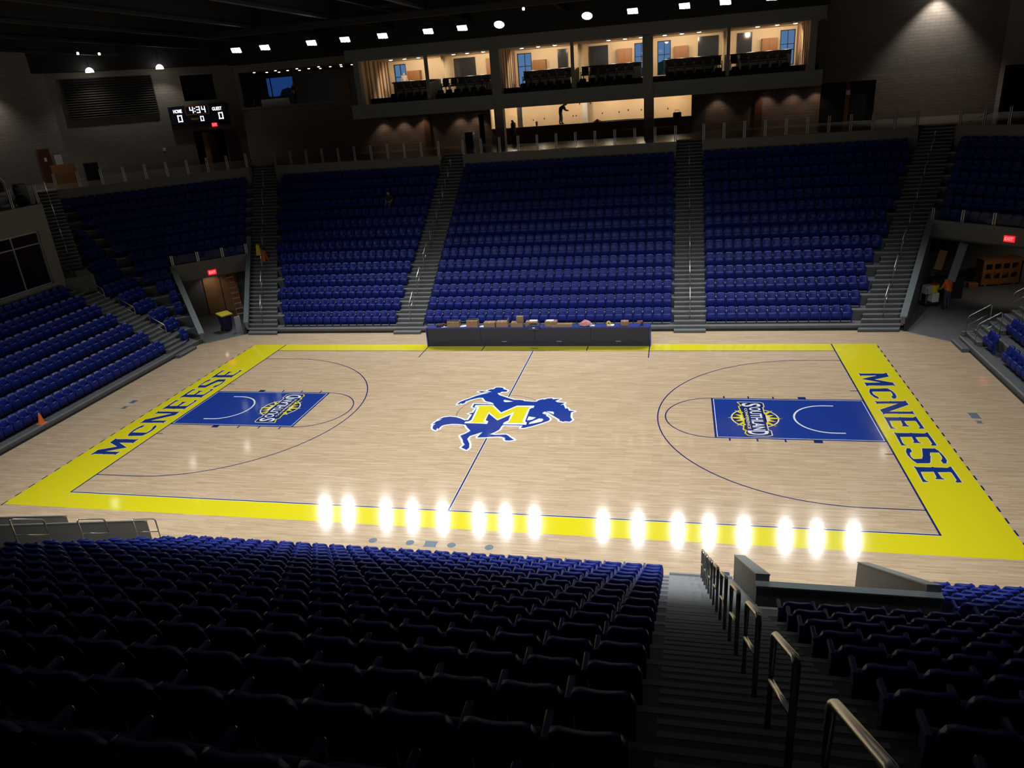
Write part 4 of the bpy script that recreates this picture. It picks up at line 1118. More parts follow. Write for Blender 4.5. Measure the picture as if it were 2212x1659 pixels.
# dark backs behind the openings
def shell(name, x0, x1, y0, y1, z0, z1, mat, label, openy=True):
    r = struct(empty(name), label, 'room')
    MB().box(x0, x1, y1, y1 + .1, z0, z1).build('back', M[mat], r)
    MB().box(x0 - .1, x0, y0, y1, z0, z1).build('side', M[mat], r)
    MB().box(x1, x1 + .1, y0, y1, z0, z1).build('side', M[mat], r)
    MB().box(x0, x1, y0, y1, z1, z1 + .1).build('top', M[mat], r)
    MB().box(x0, x1, y0, y1, z0 - .1, z0).build('floor_panel', M['carpet'], r)
    return r
shell('side_room', 16.4, 20.5, 31.3, 33, CONC, 11.4, 'black', 'dark lobby behind the doorway right of the suites')
shell('side_room', -8.2, -7.25, 31.3, 33, CONC, 11.2, 'wood', 'dark passage behind the narrow door left of the bar')
# corner room left of the suites
cr = struct(empty('corner_room'), 'dark corner room with a big blue window', 'room')
MB().box(-31, -17.3, 31.3, 38, 12.45, 12.55).build('room_floor', M['carpet'], cr)
MB().box(-31, -17.3, 31.3, 38, 15.2, 15.4).build('room_ceiling', M['black'], cr)
MB().box(-31, -28.9, 37.8, 38, 12.5, 15.3).box(-26.2, -17.3, 37.8, 38, 12.5, 15.3).box(-28.9, -26.2, 37.8, 38, 12.5, 13.3).box(-28.9, -26.2, 37.8, 38, 14.95, 15.3).build('room_back_wall', M['concrete_wall'], cr)
MB().box(-31.1, -31, 31.3, 38, 12.5, 15.3).build('room_side_wall', M['concrete_wall'], cr)
MB().box(-17.4, -17.3, 31.3, 38, 12.5, 15.3).build('room_side_wall', M['concrete_wall'], cr)
MB().box(-cx + .1, -17.3, 30.8, 31.05, 12.45, 12.6).build('room_sill', M['fascia'], cr)
wn = struct(empty('window_6', (-28.9, 37.9, 13.3)), 'wide blue dusk window of the corner room', 'window')
MB().box(0, .06, -.05, .05, 0, 1.65).box(2.64, 2.7, -.05, .05, 0, 1.65).box(0, 2.7, -.05, .05, 0, .06).box(0, 2.7, -.05, .05, 1.59, 1.65).build('frame', M['steel_dark'], wn)
MB().box(.42, .48, -.05, .05, .06, 1.59).build('mullion', M['steel_dark'], wn)
MB().box(.06, .42, -.01, .01, .06, 1.59).build('pane', M['pane_tint'], wn)
MB().box(.48, 2.64, -.01, .01, .06, 1.59).build('pane', M['pane_tint'], wn)
k = 0
for j, yy in enumerate((32.2, 33.6, 35.0)):
    for i in range(5):
        x = -26.6 + i * 1.9 + j * .35
        d = tag(MB().lathe([(.09, 0), (.09, -.04), (.02, -.05)], 10, (x, yy, 15.2)).build('small_downlight', M['smalllight']), 'tiny ceiling light in the dark corner room, %s in %s row' % (ORD[i], ORD[j]), 'downlight', 'corner room lights')
tag(MB().rbox(-26.2, -24.0, 31.7, 32.4, 12.55, 13.1, .05).box(-26.0, -24.2, 31.66, 31.7, 12.75, 13.0).build('draped_table', M['white']), 'low white draped table under the blue window of the corner room', 'table')
tag(MB().bar((-27.0, 31.6, 12.56), (-26.6, 31.5, 13.15), .06, .04).build('plank', M['ply']), 'short wooden plank leaning at the sill of the corner room', 'plank')
dr = struct(MB().box(-21.6, -20.9, 37.7, 37.8, 12.55, 14.6).build('door_1', M['wood']), 'brown wooden door inside the dark corner room', 'door')

# ------------------------------------------------------------------ glass guard rails on the parapets
def guard(label, a, b, z, n, group='glass guard rails', h=.95, inset=0.0):
    a = Vector(a); b = Vector(b); d = (b - a); L = d.length; d.normalize()
    root = tag(empty('guard_rail', (a.x, a.y, z), math.atan2(d.y, d.x)), label, 'guard rail', group)
    n = max(1, n)
    for i in range(n + 1):
        x = L * i / n
        p = MB().box(x - .075, x - .025, -.03, .03, -.22, h).box(x + .025, x + .075, -.03, .03, -.22, h).build('post', M['alu'], root)
        if i < n: MB().box(x + .08, L * (i + 1) / n - .08, -.007, .007, .06, h - .04).build('glass_panel', M['glass'], root)
    return root
guard('glass rail with twin posts on the parapet above the middle far seats', (-A0 + .05, YF + .08), (A0 - .05, YF + .08), CONC, 11)
guard('glass rail with twin posts above the far seats right of the aisle', (A1 + .05, YF + .08), (seamx(YF) - 2.1, YF + .08), CONC, 10)
guard('glass rail with twin posts above the far seats left of the aisle', (-(seamx(YF) - 2.1), YF + .08), (-A1 - .05, YF + .08), CONC, 10)
for sg in (-1, 1):
    nm = 'scoreboard' if sg < 0 else 'crate'
    A_, B_ = cpt(SCT + .08, STR + .05, sg), cpt(SCT + .08, t_far(SCT) - .1, sg)
    if sg > 0: A_, B_ = B_, A_
    guard('glass rail on the angled parapet above the corner seats, %s side' % nm, A_, B_, CONC, 9)
    X = 25.78 + .12
    A_, B_ = (sg * X, -10), (sg * X, 6.6)
    guard('glass rail of the overlook terrace above the lounge windows, %s end' % nm, A_, B_, CONC, 10)
    s1 = SCN + TR * KT[sg] - .1
    A_, B_ = cpt(s1, (TUN if sg < 0 else -10.5) + .05, sg), cpt(s1, t_far(s1) - .05, sg)
    if sg > 0: A_, B_ = B_, A_
    guard('short glass rail on the lintel over the %s tunnel' % ('stepladder' if sg < 0 else 'orange crate'), A_, B_, 3.82 if sg < 0 else 4.3, 3 if sg < 0 else 5, h=.62)

# lounge windows
for sg in (-1, 1):
    nm = 'scoreboard' if sg < 0 else 'crate'
    X = sg * 25.78
    for i, (a, b) in enumerate(((-6, 2.2), (2.4, 5.9))):
        wn = struct(empty('window_%d' % (7 + i + (0 if sg < 0 else 2)), (X + sg * .1, a, 4.5)), '%s lounge window above the end seats, %s end' % ('wide' if i == 0 else 'two-by-two', nm), 'window')
        wd, hh = b - a, 2.8
        MB().box(-.05, .05, 0, .07, 0, hh).box(-.05, .05, wd - .07, wd, 0, hh).box(-.05, .05, 0, wd, 0, .07).box(-.05, .05, 0, wd, hh - .07, hh).build('frame', M['alu'], wn)
        nn = 2 if i else 4
        for j in range(1, nn): MB().box(-.04, .04, wd * j / nn - .03, wd * j / nn + .03, .07, hh - .07).build('mullion', M['alu'], wn)
        MB().box(-.04, .04, .07, wd - .07, 2.15, 2.21).build('transom', M['alu'], wn)
        for j in range(nn):
            for z0, z1 in ((.07, 2.15), (2.21, hh - .07)):
                MB().box(-.008, .008, wd * j / nn + .035, wd * (j + 1) / nn - .035, z0, z1).build('pane', M['pane'], wn)
    r = struct(empty('lounge_room'), 'dim lounge behind the windows at the %s end' % nm, 'room')
    x0, x1 = sorted((X + sg * .3, X + sg * 5))
    MB().box(x0, x1, -8, 6.2, 3.9, 4.0).build('lounge_floor', M['carpet'], r)
    MB().box(x0, x1, -8, 6.2, 7.9, 8.0).build('lounge_ceiling', M['black'], r)
    xb = X + sg * 5
    MB().box(min(xb, xb + sg * .1), max(xb, xb + sg * .1), -8, 6.2, 3.9, 8).build('lounge_back_wall', M['brown'], r)
    for yy in (-8.1, 6.2): MB().box(x0, x1, yy, yy + .1, 3.9, 8).build('lounge_side_wall', M['brown'], r)

# ------------------------------------------------------------------ corner walls: louvre, scoreboard, doors
WT = -10.83
def on_wall(name, label, cat, t, z, off=0.0):
    """an Empty on the scoreboard wall: local x along the wall, -y out of it"""
    x, y = cpt(WS - off, t, -1)
    return tag(empty(name, (x, y, z), PI / 4), label, cat)
lv = on_wall('louvre', 'large dark louvre of horizontal blades high on the scoreboard wall', 'louvre', -10.0, 12.62)
Llv = 6.15
MB().box(0, Llv, -.05, -.01, 0, 2.8).build('backing', M['black'], lv)
MB().box(0, .08, -.16, -.01, 0, 2.8).box(Llv - .08, Llv, -.16, -.01, 0, 2.8).box(0, Llv, -.16, -.01, 2.74, 2.8).box(0, Llv, -.18, -.01, -.05, .03).build('frame', M['louver'], lv)
for i in range(16):
    z = .10 + i * .165
    bl = MB().add([(.08, -.05, z + .07), (Llv - .08, -.05, z + .07), (Llv - .08, -.15, z - .02), (.08, -.15, z - .02), (.08, -.05, z + .085), (Llv - .08, -.05, z + .085), (Llv - .08, -.15, z - .005), (.08, -.15, z - .005)],
                  [(0, 1, 2, 3), (7, 6, 5, 4), (0, 3, 7, 4), (1, 5, 6, 2), (2, 6, 7, 3), (0, 4, 5, 1)])
    bl.build('slat', M['louver'], lv)
sb = on_wall('scoreboard', 'dark blue electronic scoreboard reading 4:34 with zeros under HOME and GUEST', 'scoreboard', -3.2, 11.45)
SBW = 4.45
MB().rbox(0, SBW, -.32, -.02, .3, 1.62, .02).build('cabinet', M['score_blue'], sb)
MB().rbox(0, SBW, -.30, -.02, 0, .28, .02).build('lower_panel', M['black'], sb)
MB().box(1.2, 2.95, -.33, -.32, 1.55, 1.57).box(1.2, 2.95, -.33, -.32, .93, .95).box(1.2, 1.22, -.33, -.32, .93, 1.57).box(2.93, 2.95, -.33, -.32, .93, 1.57).build('clock_frame', M['led_amber'], sb)
SEG = {'0': 'abcdef', '3': 'abgcd', '4': 'fgbc'}
def digit(ch, x, z, w_, h_, t_=.055):
    mb = MB(); Y0, Y1 = -.345, -.32
    for sname in SEG[ch]:
        q = {'a': (0, w_, h_ - t_, h_), 'g': (0, w_, h_ / 2 - t_ / 2, h_ / 2 + t_ / 2), 'd': (0, w_, 0, t_), 'f': (0, t_, h_ / 2, h_), 'b': (w_ - t_, w_, h_ / 2, h_), 'e': (0, t_, 0, h_ / 2), 'c': (w_ - t_, w_, 0, h_ / 2)}[sname]
        mb.box(x + q[0], x + q[1], Y0, Y1, z + q[2], z + q[3])
    return mb.build('digit', M['led_white'], sb)
digit('4', 1.52, 1.03, .27, .47); digit('3', 2.02, 1.03, .27, .47); digit('4', 2.42, 1.03, .27, .47)
MB().box(1.87, 1.94, -.345, -.32, 1.13, 1.2).box(1.87, 1.94, -.345, -.32, 1.34, 1.41).build('colon', M['led_white'], sb)
digit('0', .52, .46, .34, .50, .07); digit('0', 3.62, .46, .34, .50, .07); digit('0', 2.2, .42, .25, .36, .05)
for body, u0, u1, z0 in (('HOME', .30, .93, 1.12), ('GUEST', 3.22, 3.95, 1.12)):
    V, F = text_mesh(body, u0, u1, z0, z0 + .26, .015)
    mb = MB(); mb.add([(u, -.335, v) for u, v in V], F); mb.build('caption', M['led_white'], sb)
V, F = text_mesh('PERIOD', 1.50, 2.05, .55, .68, .01)
mb = MB(); mb.add([(u, -.325, v) for u, v in V], F); mb.build('caption', M['led_amber'], sb)

def exit_sign(label, loc, rz, wd=.42):
    e = tag(empty('exit_sign', loc, rz), label, 'exit sign', 'red exit signs')
    MB().rbox(-wd / 2, wd / 2, -.07, -.005, -.15, .15, .015).build('box', M['exit_red'], e)
    V, F = text_mesh('EXIT', -wd * .38, wd * .38, -.08, .08, .01)
    mb = MB(); mb.add([(u, -.074, v) for u, v in V], F); mb.build('lettering', M['exit_text'], e)
exit_sign('small red exit sign under the scoreboard', (*cpt(WS - .33, -.05, -1), 11.52), PI / 4)
exit_sign('red exit sign on the lintel over the stepladder tunnel', (*cpt(SCN + TR * 6 - .22, -5.52, -1), 3.05), PI / 4, .5)
exit_sign('red exit sign on the lintel over the orange crate tunnel', (*cpt(SCN + TR * 7 - .22, -6.75, 1), 3.75), -PI / 4, .5)
exit_sign('red exit sign above the wide doorway at the right edge', (*cpt(WS - .02, .3, 1), 11.95), -PI / 4, .5)
# door below the scoreboard and dark rooms behind the corner openings
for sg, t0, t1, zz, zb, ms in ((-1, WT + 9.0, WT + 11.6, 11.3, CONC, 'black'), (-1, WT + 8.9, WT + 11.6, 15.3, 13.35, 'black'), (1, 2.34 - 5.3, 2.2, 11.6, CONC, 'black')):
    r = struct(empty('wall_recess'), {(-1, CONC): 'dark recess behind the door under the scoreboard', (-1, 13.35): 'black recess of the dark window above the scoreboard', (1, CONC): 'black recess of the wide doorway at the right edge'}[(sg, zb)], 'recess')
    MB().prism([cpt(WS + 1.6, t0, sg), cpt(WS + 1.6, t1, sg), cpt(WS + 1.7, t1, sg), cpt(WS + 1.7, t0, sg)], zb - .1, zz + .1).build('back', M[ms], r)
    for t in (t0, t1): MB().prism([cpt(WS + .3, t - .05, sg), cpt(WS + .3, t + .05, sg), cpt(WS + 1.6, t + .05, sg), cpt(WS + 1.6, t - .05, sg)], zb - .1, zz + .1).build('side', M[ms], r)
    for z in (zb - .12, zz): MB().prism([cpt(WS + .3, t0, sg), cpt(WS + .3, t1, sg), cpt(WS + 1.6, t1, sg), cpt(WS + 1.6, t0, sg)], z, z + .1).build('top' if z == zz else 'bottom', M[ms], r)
d2 = on_wall('door_2', 'open brown wooden door under the scoreboard', 'door', WT + 9.75, CONC); d2['kind'] = 'structure'
MB().box(0, .38, .1, .16, 0, 2.4).build('door_leaf', M['ply'], d2)
MB().box(.42, .50, -.02, .2, 0, 2.5).box(.5, 1.1, .7, .75, 0, 2.4).build('door_frame', M['red_door'], d2)
d3 = on_wall('door_3', 'brown wall panel beside the open door under the scoreboard', 'door', WT + 11.5, CONC); d3['kind'] = 'structure'
MB().box(0, .9, -.05, .0, 0, 2.45).build('door_leaf', M['red_door'], d3)
tag(MB().box(-.02, .18, -.03, 0, 0, .25).build('wall_box', M['white']), 'small pale switch box low on the scoreboard wall', 'box').location = (*cpt(WS - .01, -4.2, -1), 9.9)
bpy.data.objects['wall_box'].rotation_euler = (0, 0, PI / 4)
# dark glass double doors right of the suites
d4 = struct(empty('door_4', (16.7, 31.15, CONC)), 'dark glass doors in the wall right of the suites', 'door')
for a, b in ((.05, 1.6), (1.9, 3.45)):
    MB().box(a, b, -.03, .03, .05, 2.55).build('door_leaf', M['granite'], d4)
MB().box(1.62, 1.88, -.1, .1, 0, 2.6).build('centre_post', M['brown'], d4)
tag(MB().box(18.35, 18.62, 31.02, 31.04, 10.35, 10.65).build('notice', M['white']), 'pale paper on the post between the dark glass doors', 'notice')

# dome lights by the end walls
def dome(label, loc, power, aim=None, cone=120):
    d = tag(empty('dome_light', loc), label, 'ceiling light', 'dome lights')
    MB().lathe([(.28, 0), (.27, .1), (.21, .22), (.1, .30), (.03, .32)], 16).build('shade', M['dome_lit'], d)
    MB().lathe([(.05, .30), (.05, .42), (.02, .44), (.02, TOP - .002 - loc[2])], 8).build('stem', M['steel_dark'], d)
    light('dome_lamp', 'SPOT', (0, 0, -.05), power, (1.0, .93, .82), .12, None, cone, .6, d)
dome('lit dome light over the left end of the louvre', (*cpt(40.2, -8.0, -1), 15.72), DOME_W * .5)
dome('lit dome light between the louvre and the scoreboard', (*cpt(40.2, -3.3, -1), 15.72), DOME_W * .5)
dome('dome light washing the end wall at the left edge', (-36.2, 15.6, 15.6), DOME_W * 1.5)
dome('dome light washing the tall wall right of the suites', (23.4, 30.25, 16.6), DOME_W * 3.5, None, 90)
for i, p in enumerate(((-30.7, 18.05, 16.5), (-30.5, 19.75, 16.5), (-1.56, 18.86, 16.5))):
    tag(MB().lathe([(.07, 0), (.07, .12), (.03, .15)], 10, p).build('pendant_light', M['smalllight']), 'tiny pendant light under the black roof, %s' % ('left of a pair over the louvre', 'right of a pair over the louvre', 'alone above the scorer table')[i], 'ceiling light', 'small pendants')

# ------------------------------------------------------------------ scorer table and what lies on it
tb = tag(empty('scorer_table', (0, 8.62, 0)), 'long dark scorer table with grey screen front and blue trim at midcourt', 'table')
MB().box(-5.78, 5.78, -.30, .10, .24, 1.0).build('body', M['kick'], tb)
for i in range(4):
    a = -5.76 + i * 2.88
    MB().box(a + .012, a + 2.868, -.33, -.30, .25, .98).build('screen_panel', M['led_grey'], tb)
MB().box(-5.8, 5.8, -.31, .10, 0, .24).build('kick_panel', M['kick'], tb)
MB().rbox(-5.83, 5.83, -.35, .14, .98, 1.04, .02).build('top', M['table_blue'], tb)
for sgn in (-1, 1): MB().box(sgn * 5.83 - .03, sgn * 5.83 + .03, -.34, .12, 0, 1.0).build('end_panel', M['table_blue'], tb)
for x in (-1.62, 1.25, 4.25): MB().box(x - .13, x + .13, -.345, -.33, .262, .282).build('badge', M['grey_panel'], tb)
TZ = 1.04
def carton(label, x, y, wd, dp, h, rz=0.0, z=TZ, flap=False, tape=True):
    y = 8.50 if dp > .3 else y - .10; dp = min(dp, .38)
    c = tag(empty('cardboard_box', (x, y, z), rz), label, 'box', 'cartons on the scorer table')
    MB().rbox(-wd / 2, wd / 2, -dp / 2, dp / 2, 0, h, .008).build('body', M['cardboard'], c)
    if tape: MB().box(-.03, .03, -dp / 2 - .002, dp / 2 + .002, h - .05, h + .003).build('tape', M['ply'], c)
    if flap: MB().box(wd / 2 - .01, wd / 2 + .0, -dp / 2, dp / 2, h, h + .16).build('flap', M['cardboard'], c)
    return c
carton('closed cardboard box with a black hose over it, left end of the scorer table', -4.33, 8.62, .66, .42, .30, .05)
carton('tallest cardboard box with a paper label, second on the scorer table', -3.3, 8.65, .60, .42, .34, -.04)
carton('flat cardboard box, third from the left on the scorer table', -2.38, 8.62, .60, .42, .24)
carton('cardboard box with a raised flap, fourth on the scorer table', -1.70, 8.64, .62, .42, .27, 0, TZ, True)
carton('low cardboard box carrying an upright one near midcourt', -.92, 8.62, .62, .42, .22)
carton('small upright cardboard box on top of a low box', -.78, 8.68, .34, .26, .28, .0, TZ + .225, False, False)
carton('cardboard box with a pale folder behind the navy bag', -.15, 8.72, .62, .36, .26)
carton('cardboard box with a paper pad right of the navy bag', .85, 8.68, .62, .42, .27)
carton('long low cardboard box at the middle right of the table', 1.42, 8.50, 1.05, .26, .15, .03, TZ, False, False)
carton('small lone cardboard box near the right end of the table', 4.57, 8.65, .38, .30, .22)
tag(MB().box(-.27, .13, 8.45, 8.66, 1.302, 1.325).build('folder', M['white']), 'pale folder lying on a carton beside the navy bag', 'folder')
tag(MB().box(.60, .98, 8.42, 8.64, 1.312, 1.33).build('paper_pad', M['white']), 'white paper pad lying on a carton', 'paper')
for i, (x, y, rz, lb) in enumerate(((-3.85, 8.5, .3, 'loose white papers between the first two cartons'), (-2.75, 8.45, -.2, 'white paper scrap left of the third carton'), (3.85, 8.5, .1, 'white sheet near the right end of the scorer table'), (-4.85, 8.45, .4, 'torn white paper at the left end of the scorer table'))):
    o = tag(MB().box(-.17, .17, -.11, .11, 0, .012).box(-.1, .2, -.05, .15, .012, .02).build('paper', M['white']), lb, 'paper'); o.location = (x, y, TZ); o.rotation_euler = (0, 0, rz)
bag = tag(empty('navy_bag', (-.02, 8.20, TZ - .22)), 'navy fabric bag with a white mark on the front edge of the table', 'bag')
mb = MB(); mb.rbox(-.33, .33, -.06, .06, .10, .34, .05); mb.rbox(-.30, .30, -.05, .14, .225, .36, .03); mb.build('body', M['navy_bag'], bag)
MB().box(-.05, .08, -.065, -.06, .2, .25).build('mark', M['white'], bag)
MB().tube([(-.2, .05, .35), (-.15, .05, .42), (.15, .05, .42), (.2, .05, .35)], .012, 6).build('handle', M['rubber'], bag)
pk = tag(empty('plastic_bag', (2.6, 8.5, TZ)), 'crumpled pink and white plastic bag on the scorer table', 'bag')
mb = MB(); rnd = random.Random(3)
prof = [(.02, 0), (.27, .02), (.30, .1), (.22, .2), (.12, .27), (.03, .30)]
mb.lathe(prof, 11); mb.v = [(x * 1.1 * rnd.uniform(.8, 1.15), y * .6 * rnd.uniform(.8, 1.15), z * rnd.uniform(.85, 1.1)) for x, y, z in mb.v]; mb.build('body', M['pink'], pk)
MB().bar((.25, -.08, .03), (.48, -.12, .03), .12, .05).build('corner', M['white'], pk)
tp = tag(empty('tape_roll', (3.77, 8.5, TZ)), 'yellow tape roll on the scorer table', 'tape')
MB().tube([(.09 * math.cos(a * PI / 8), 0, .11 + .09 * math.sin(a * PI / 8)) for a in range(16)], .035, 8, True).build('roll', M['yellow'], tp)
dr_ = tag(empty('power_drill', (5.33, 8.48, TZ)), 'red and black power drill at the right end of the table', 'tool')
MB().tube([(-.14, 0, .2), (.12, 0, .2)], [.035, .055], 8).build('body', M['red'], dr_)
MB().bar((.06, 0, .2), (.09, 0, .05), .05, .06).build('grip', M['rubber'], dr_)
MB().rbox(.02, .16, -.05, .05, 0, .06, .01).build('battery', M['rubber'], dr_)
gr = tag(empty('tool_pile', (-5.05, 8.53, TZ)), 'black tools and red cable heaped at the left end of the table', 'tools')
MB().rbox(-.25, .15, -.15, .15, 0, .13, .04).build('case', M['rubber'], gr)
MB().tube([(.0, -.1, .14), (.12, -.12, .2), (.26, -.05, .16), (.3, .08, .08), (.18, .1, .05)], .02, 6).build('cable', M['red'], gr)
MB().lathe([(.09, 0), (.09, .1), (.05, .13), (.02, .14)], 10, (.27, 0, 0)).build('spool', M['steel_dark'], gr)
tag(MB().tube([(-4.68, 8.48, 1.38), (-4.4, 8.45, 1.376), (-4.1, 8.47, 1.376), (-3.9, 8.48, 1.30), (-3.72, 8.5, 1.30), (-3.55, 8.52, 1.40), (-3.2, 8.54, 1.415), (-3.0, 8.56, 1.44)], .032, 8).build('hose', M['rubber']), 'black hose draped across the first two cartons', 'hose')

# ------------------------------------------------------------------ floor plates, cone
for i, x in enumerate((-1.84, -.65, .65, 1.8)):
    o = tag(empty('floor_plate', (x, -9.47, 0)), 'round metal floor plate in front of the near seats, %s from the left' % ORD[i], 'floor plate', 'near floor plates')
    MB().lathe([(.13, 0), (.13, .003), (.11, .005)], 16).build('rim', M['plate'], o); MB().lathe([(.10, .004), (.02, .007)], 16).build('lid', M['plate'], o)
def rect_plate(label, x, y, wd, dp, mats):
    o = tag(empty('floor_box', (x, y, 0)), label, 'floor plate', 'rectangular floor boxes')
    MB().box(-wd / 2, wd / 2, -dp / 2, dp / 2, 0, .005).build('lid', M['plate'], o)
    MB().box(-wd / 2 - .02, wd / 2 + .02, -dp / 2 - .03, -dp / 2, 0, .006).box(-wd / 2 - .02, wd / 2 + .02, dp / 2, dp / 2 + .03, 0, .006).build('frame', M[mats], o)
rect_plate('blue-grey rectangular floor box between round plates before the near seats', 0, -9.48, .36, .22, 'plate')
rect_plate('white-edged floor box beyond the yellow end on the scoreboard side', -17.95, .43, .26, .42, 'white')
rect_plate('small faded floor box nearer than the white-edged one', -17.9, -.25, .2, .2, 'plate')
rect_plate('grey-green floor box beyond the right yellow end', 17.84, .54, .30, .42, 'plate')
rect_plate('tiny pale floor plate near the grey-green one', 17.82, -.03, .16, .16, 'plate')
cn = tag(empty('traffic_cone', (-20.12, -2.65, zt(0))), 'orange traffic cone on the kerb below the scoreboard-end seats', 'cone')
MB().rbox(-.17, .17, -.17, .17, 0, .03, .03).build('foot', M['orange'], cn)
MB().lathe([(.13, .03), (.03, .48), (.02, .5)], 14).build('body', M['orange'], cn)

# ------------------------------------------------------------------ stepladder tunnel
def cw(s, t, z=0, sg=-1): x, y = cpt(s, t, sg); return (x, y, z)
d5 = struct(empty('door_5', cw(26.66, -5.95), PI / 4), 'tan plywood double doors at the back of the stepladder tunnel', 'door')
for a, b in ((0, 1.02), (1.06, 2.1)): MB().box(a, b, -.06, -.01, .02, 2.72).build('door_leaf', M['ply'], d5)
MB().box(1.02, 1.06, -.07, 0, 0, 2.72).build('centre_gap', M['rubber'], d5)
ld = tag(empty('stepladder', cw(24.4, -4.45), PI / 4), 'orange ladder with bright rungs leaning in the tunnel', 'ladder')
A_, B_ = Vector((0, 0, 0)), Vector((0, 1.75, 3.3))
for sx in (-.24, .24): MB().bar((sx, 0, 0), (sx * .8, 1.75, 3.3), .03, .08).build('rail', M['orange'], ld)
for i in range(10):
    f = (i + .7) / 10.5; c = A_.lerp(B_, f); hw = .24 - .05 * f
    MB().box(-hw, hw, c.y - .05, c.y + .04, c.z - .02, c.z + .02).build('rung', M['white'], ld)
bn = tag(empty('waste_bin', cw(21.9, -5.95), PI / 4 + .2), 'dark blue wheeled bin with an open yellow lid at the tunnel mouth', 'bin')
mb = MB()
vs = []
for z, w_, d_ in ((.08, .22, .24), (.98, .30, .33), (1.0, .32, .35)): vs += [(-w_, -d_, z), (w_, -d_, z), (w_, d_, z), (-w_, d_, z)]
fs = [(0, 3, 2, 1), (8, 9, 10, 11)] + [(r * 4 + i, r * 4 + (i + 1) % 4, r * 4 + 4 + (i + 1) % 4, r * 4 + 4 + i) for r in (0, 1) for i in range(4)]
mb.add(vs, fs).build('body', M['blue_bin'], bn)
MB().prism([(-.36, -.42), (.36, -.42), (.36, .38), (-.36, .38)], [1.0, 1.0, 1.06, 1.06], [1.06, 1.06, 1.13, 1.13]).build('lid', M['yellow'], bn)
for sx in (-1, 1): MB().tube([(sx * .24 - .03, .26, .1), (sx * .24 + .03, .26, .1)], .1, 12).build('wheel', M['rubber'], bn)
wp = tag(empty('panel_stack', cw(20.9, -5.45), PI / 4 + .3), 'pale grey board standing on end beside the blue bin', 'board')
MB().box(-.17, .17, -.04, .04, 0, 1.0).build('board', M['grey_panel'], wp); MB().box(-.14, .2, .05, .09, 0, .92).build('rear_board', M['grey_panel'], wp)
def wet_sign(label, loc, rz, mat):
    s = tag(empty('floor_sign', loc, rz), label, 'floor sign')
    for sgn in (-1, 1):
        MB().add([(-.15, sgn * .16, 0), (.15, sgn * .16, 0), (.10, sgn * .02, .62), (-.10, sgn * .02, .62), (-.15, sgn * .18, 0), (.15, sgn * .18, 0), (.10, sgn * .04, .62), (-.10, sgn * .04, .62)],
                 [(0, 1, 2, 3), (7, 6, 5, 4), (0, 4, 5, 1), (1, 5, 6, 2), (2, 6, 7, 3), (3, 7, 4, 0)]).build('panel', M[mat], s)
    MB().tube([(-.08, 0, .60), (-.05, 0, .70), (.05, 0, .70), (.08, 0, .60)], .015, 6).build('handle', M[mat], s)
wet_sign('yellow folding floor sign on the slanting stair by the stepladder tunnel', (-19.35, 15.86, zt(6) + .18), .3, 'yellow')
wet_sign('orange folding floor sign on the slanting stair by the stepladder tunnel', (-18.85, 15.60, zt(5) + .36), -.2, 'orange')

# ------------------------------------------------------------------ orange crate tunnel
cr_ = tag(empty('wooden_crate', (24.95, 19.0, 0), .22), 'orange wooden crate with two rows of openings in the tunnel', 'crate')
W2, H2, D2 = 1.05, 1.5, .35
MB().box(-W2, W2, D2 - .03, D2, .1, H2).build('back_board', M['brown'], cr_)
for z in (.1, .32, .74, .86, 1.28): MB().box(-W2, W2, -D2, -D2 + .04, z, z + (.22 if z in (.1, 1.28) else .12)).build('slat', M['wood'], cr_)
for i in range(5):
    x = -W2 + i * (2 * W2 - .14) / 4
    MB().box(x, x + .14, -D2 - .01, -D2 + .03, .1, H2).build('upright', M['wood'], cr_)
for sx in (-1, 1): MB().box(sx * W2 - .02, sx * W2 + .02, -D2, D2, .1, H2).build('side', M['wood'], cr_)
MB().box(-W2 - .05, W2 + .05, -D2 - .04, D2 + .03, H2, H2 + .05).build('lid', M['wood'], cr_)
for sx in (-.8, 0, .8): MB().box(sx - .06, sx + .06, -D2, D2, 0, .1).build('runner', M['wood'], cr_)
tag(MB().rbox(-.25, .25, -.2, .2, 0, .28, .02).build('timber_offcut', M['wood']), 'short timber offcut at the left foot of the orange crate', 'timber').location = (23.55, 18.4, 0)
def lean_board(name, label, p, q, wd, mat):
    o = tag(MB().bar(p, q, wd, .03, (0, 1, 0)).build(name, M[mat]), label, 'board')
lean_board('white_board', 'long white board leaning in the orange crate tunnel', (21.6, 16.0, 1.0), (22.1, 16.4, 3.0), .42, 'grey_panel')
lean_board('tan_board', 'short tan board behind the cleaning cart', (20.95, 16.3, 1.6), (21.2, 16.5, 2.6), .40, 'ply')
tag(MB().rbox(20.7, 22.3, 16.1, 16.9, 0, 1.1, .03).build('tool_chest', M['rubber']), 'dark tool chest behind the cleaning cart', 'chest')
ca = tag(empty('cleaning_cart', (20.35, 14.85, 0), .3), 'cleaning cart with a yellow bucket and white box in the tunnel', 'cart')
MB().rbox(-.45, .35, -.3, .3, .15, .25, .03).build('base', M['rubber'], ca)
MB().rbox(-.05, .32, -.25, .2, .25, .72, .03).build('white_box', M['white'], ca)
MB().lathe([(.22, .74), (.27, 1.1), (.27, 1.16), (.24, 1.16)], 14, (.1, 0, 0)).build('bucket', M['yellow'], ca)
MB().lathe([(.25, 1.15), (.2, 1.2), (.02, 1.21)], 14, (.1, 0, 0)).build('bucket_lid', M['red'], ca)
MB().rbox(-.42, -.12, -.2, .2, .7, 1.15, .02).build('side_box', M['grey_panel'], ca)
MB().tube([(-.4, -.25, .25), (-.4, -.25, 1.0), (-.4, .25, 1.0), (-.4, .25, .25)], .02, 6).build('handle', M['steel'], ca)
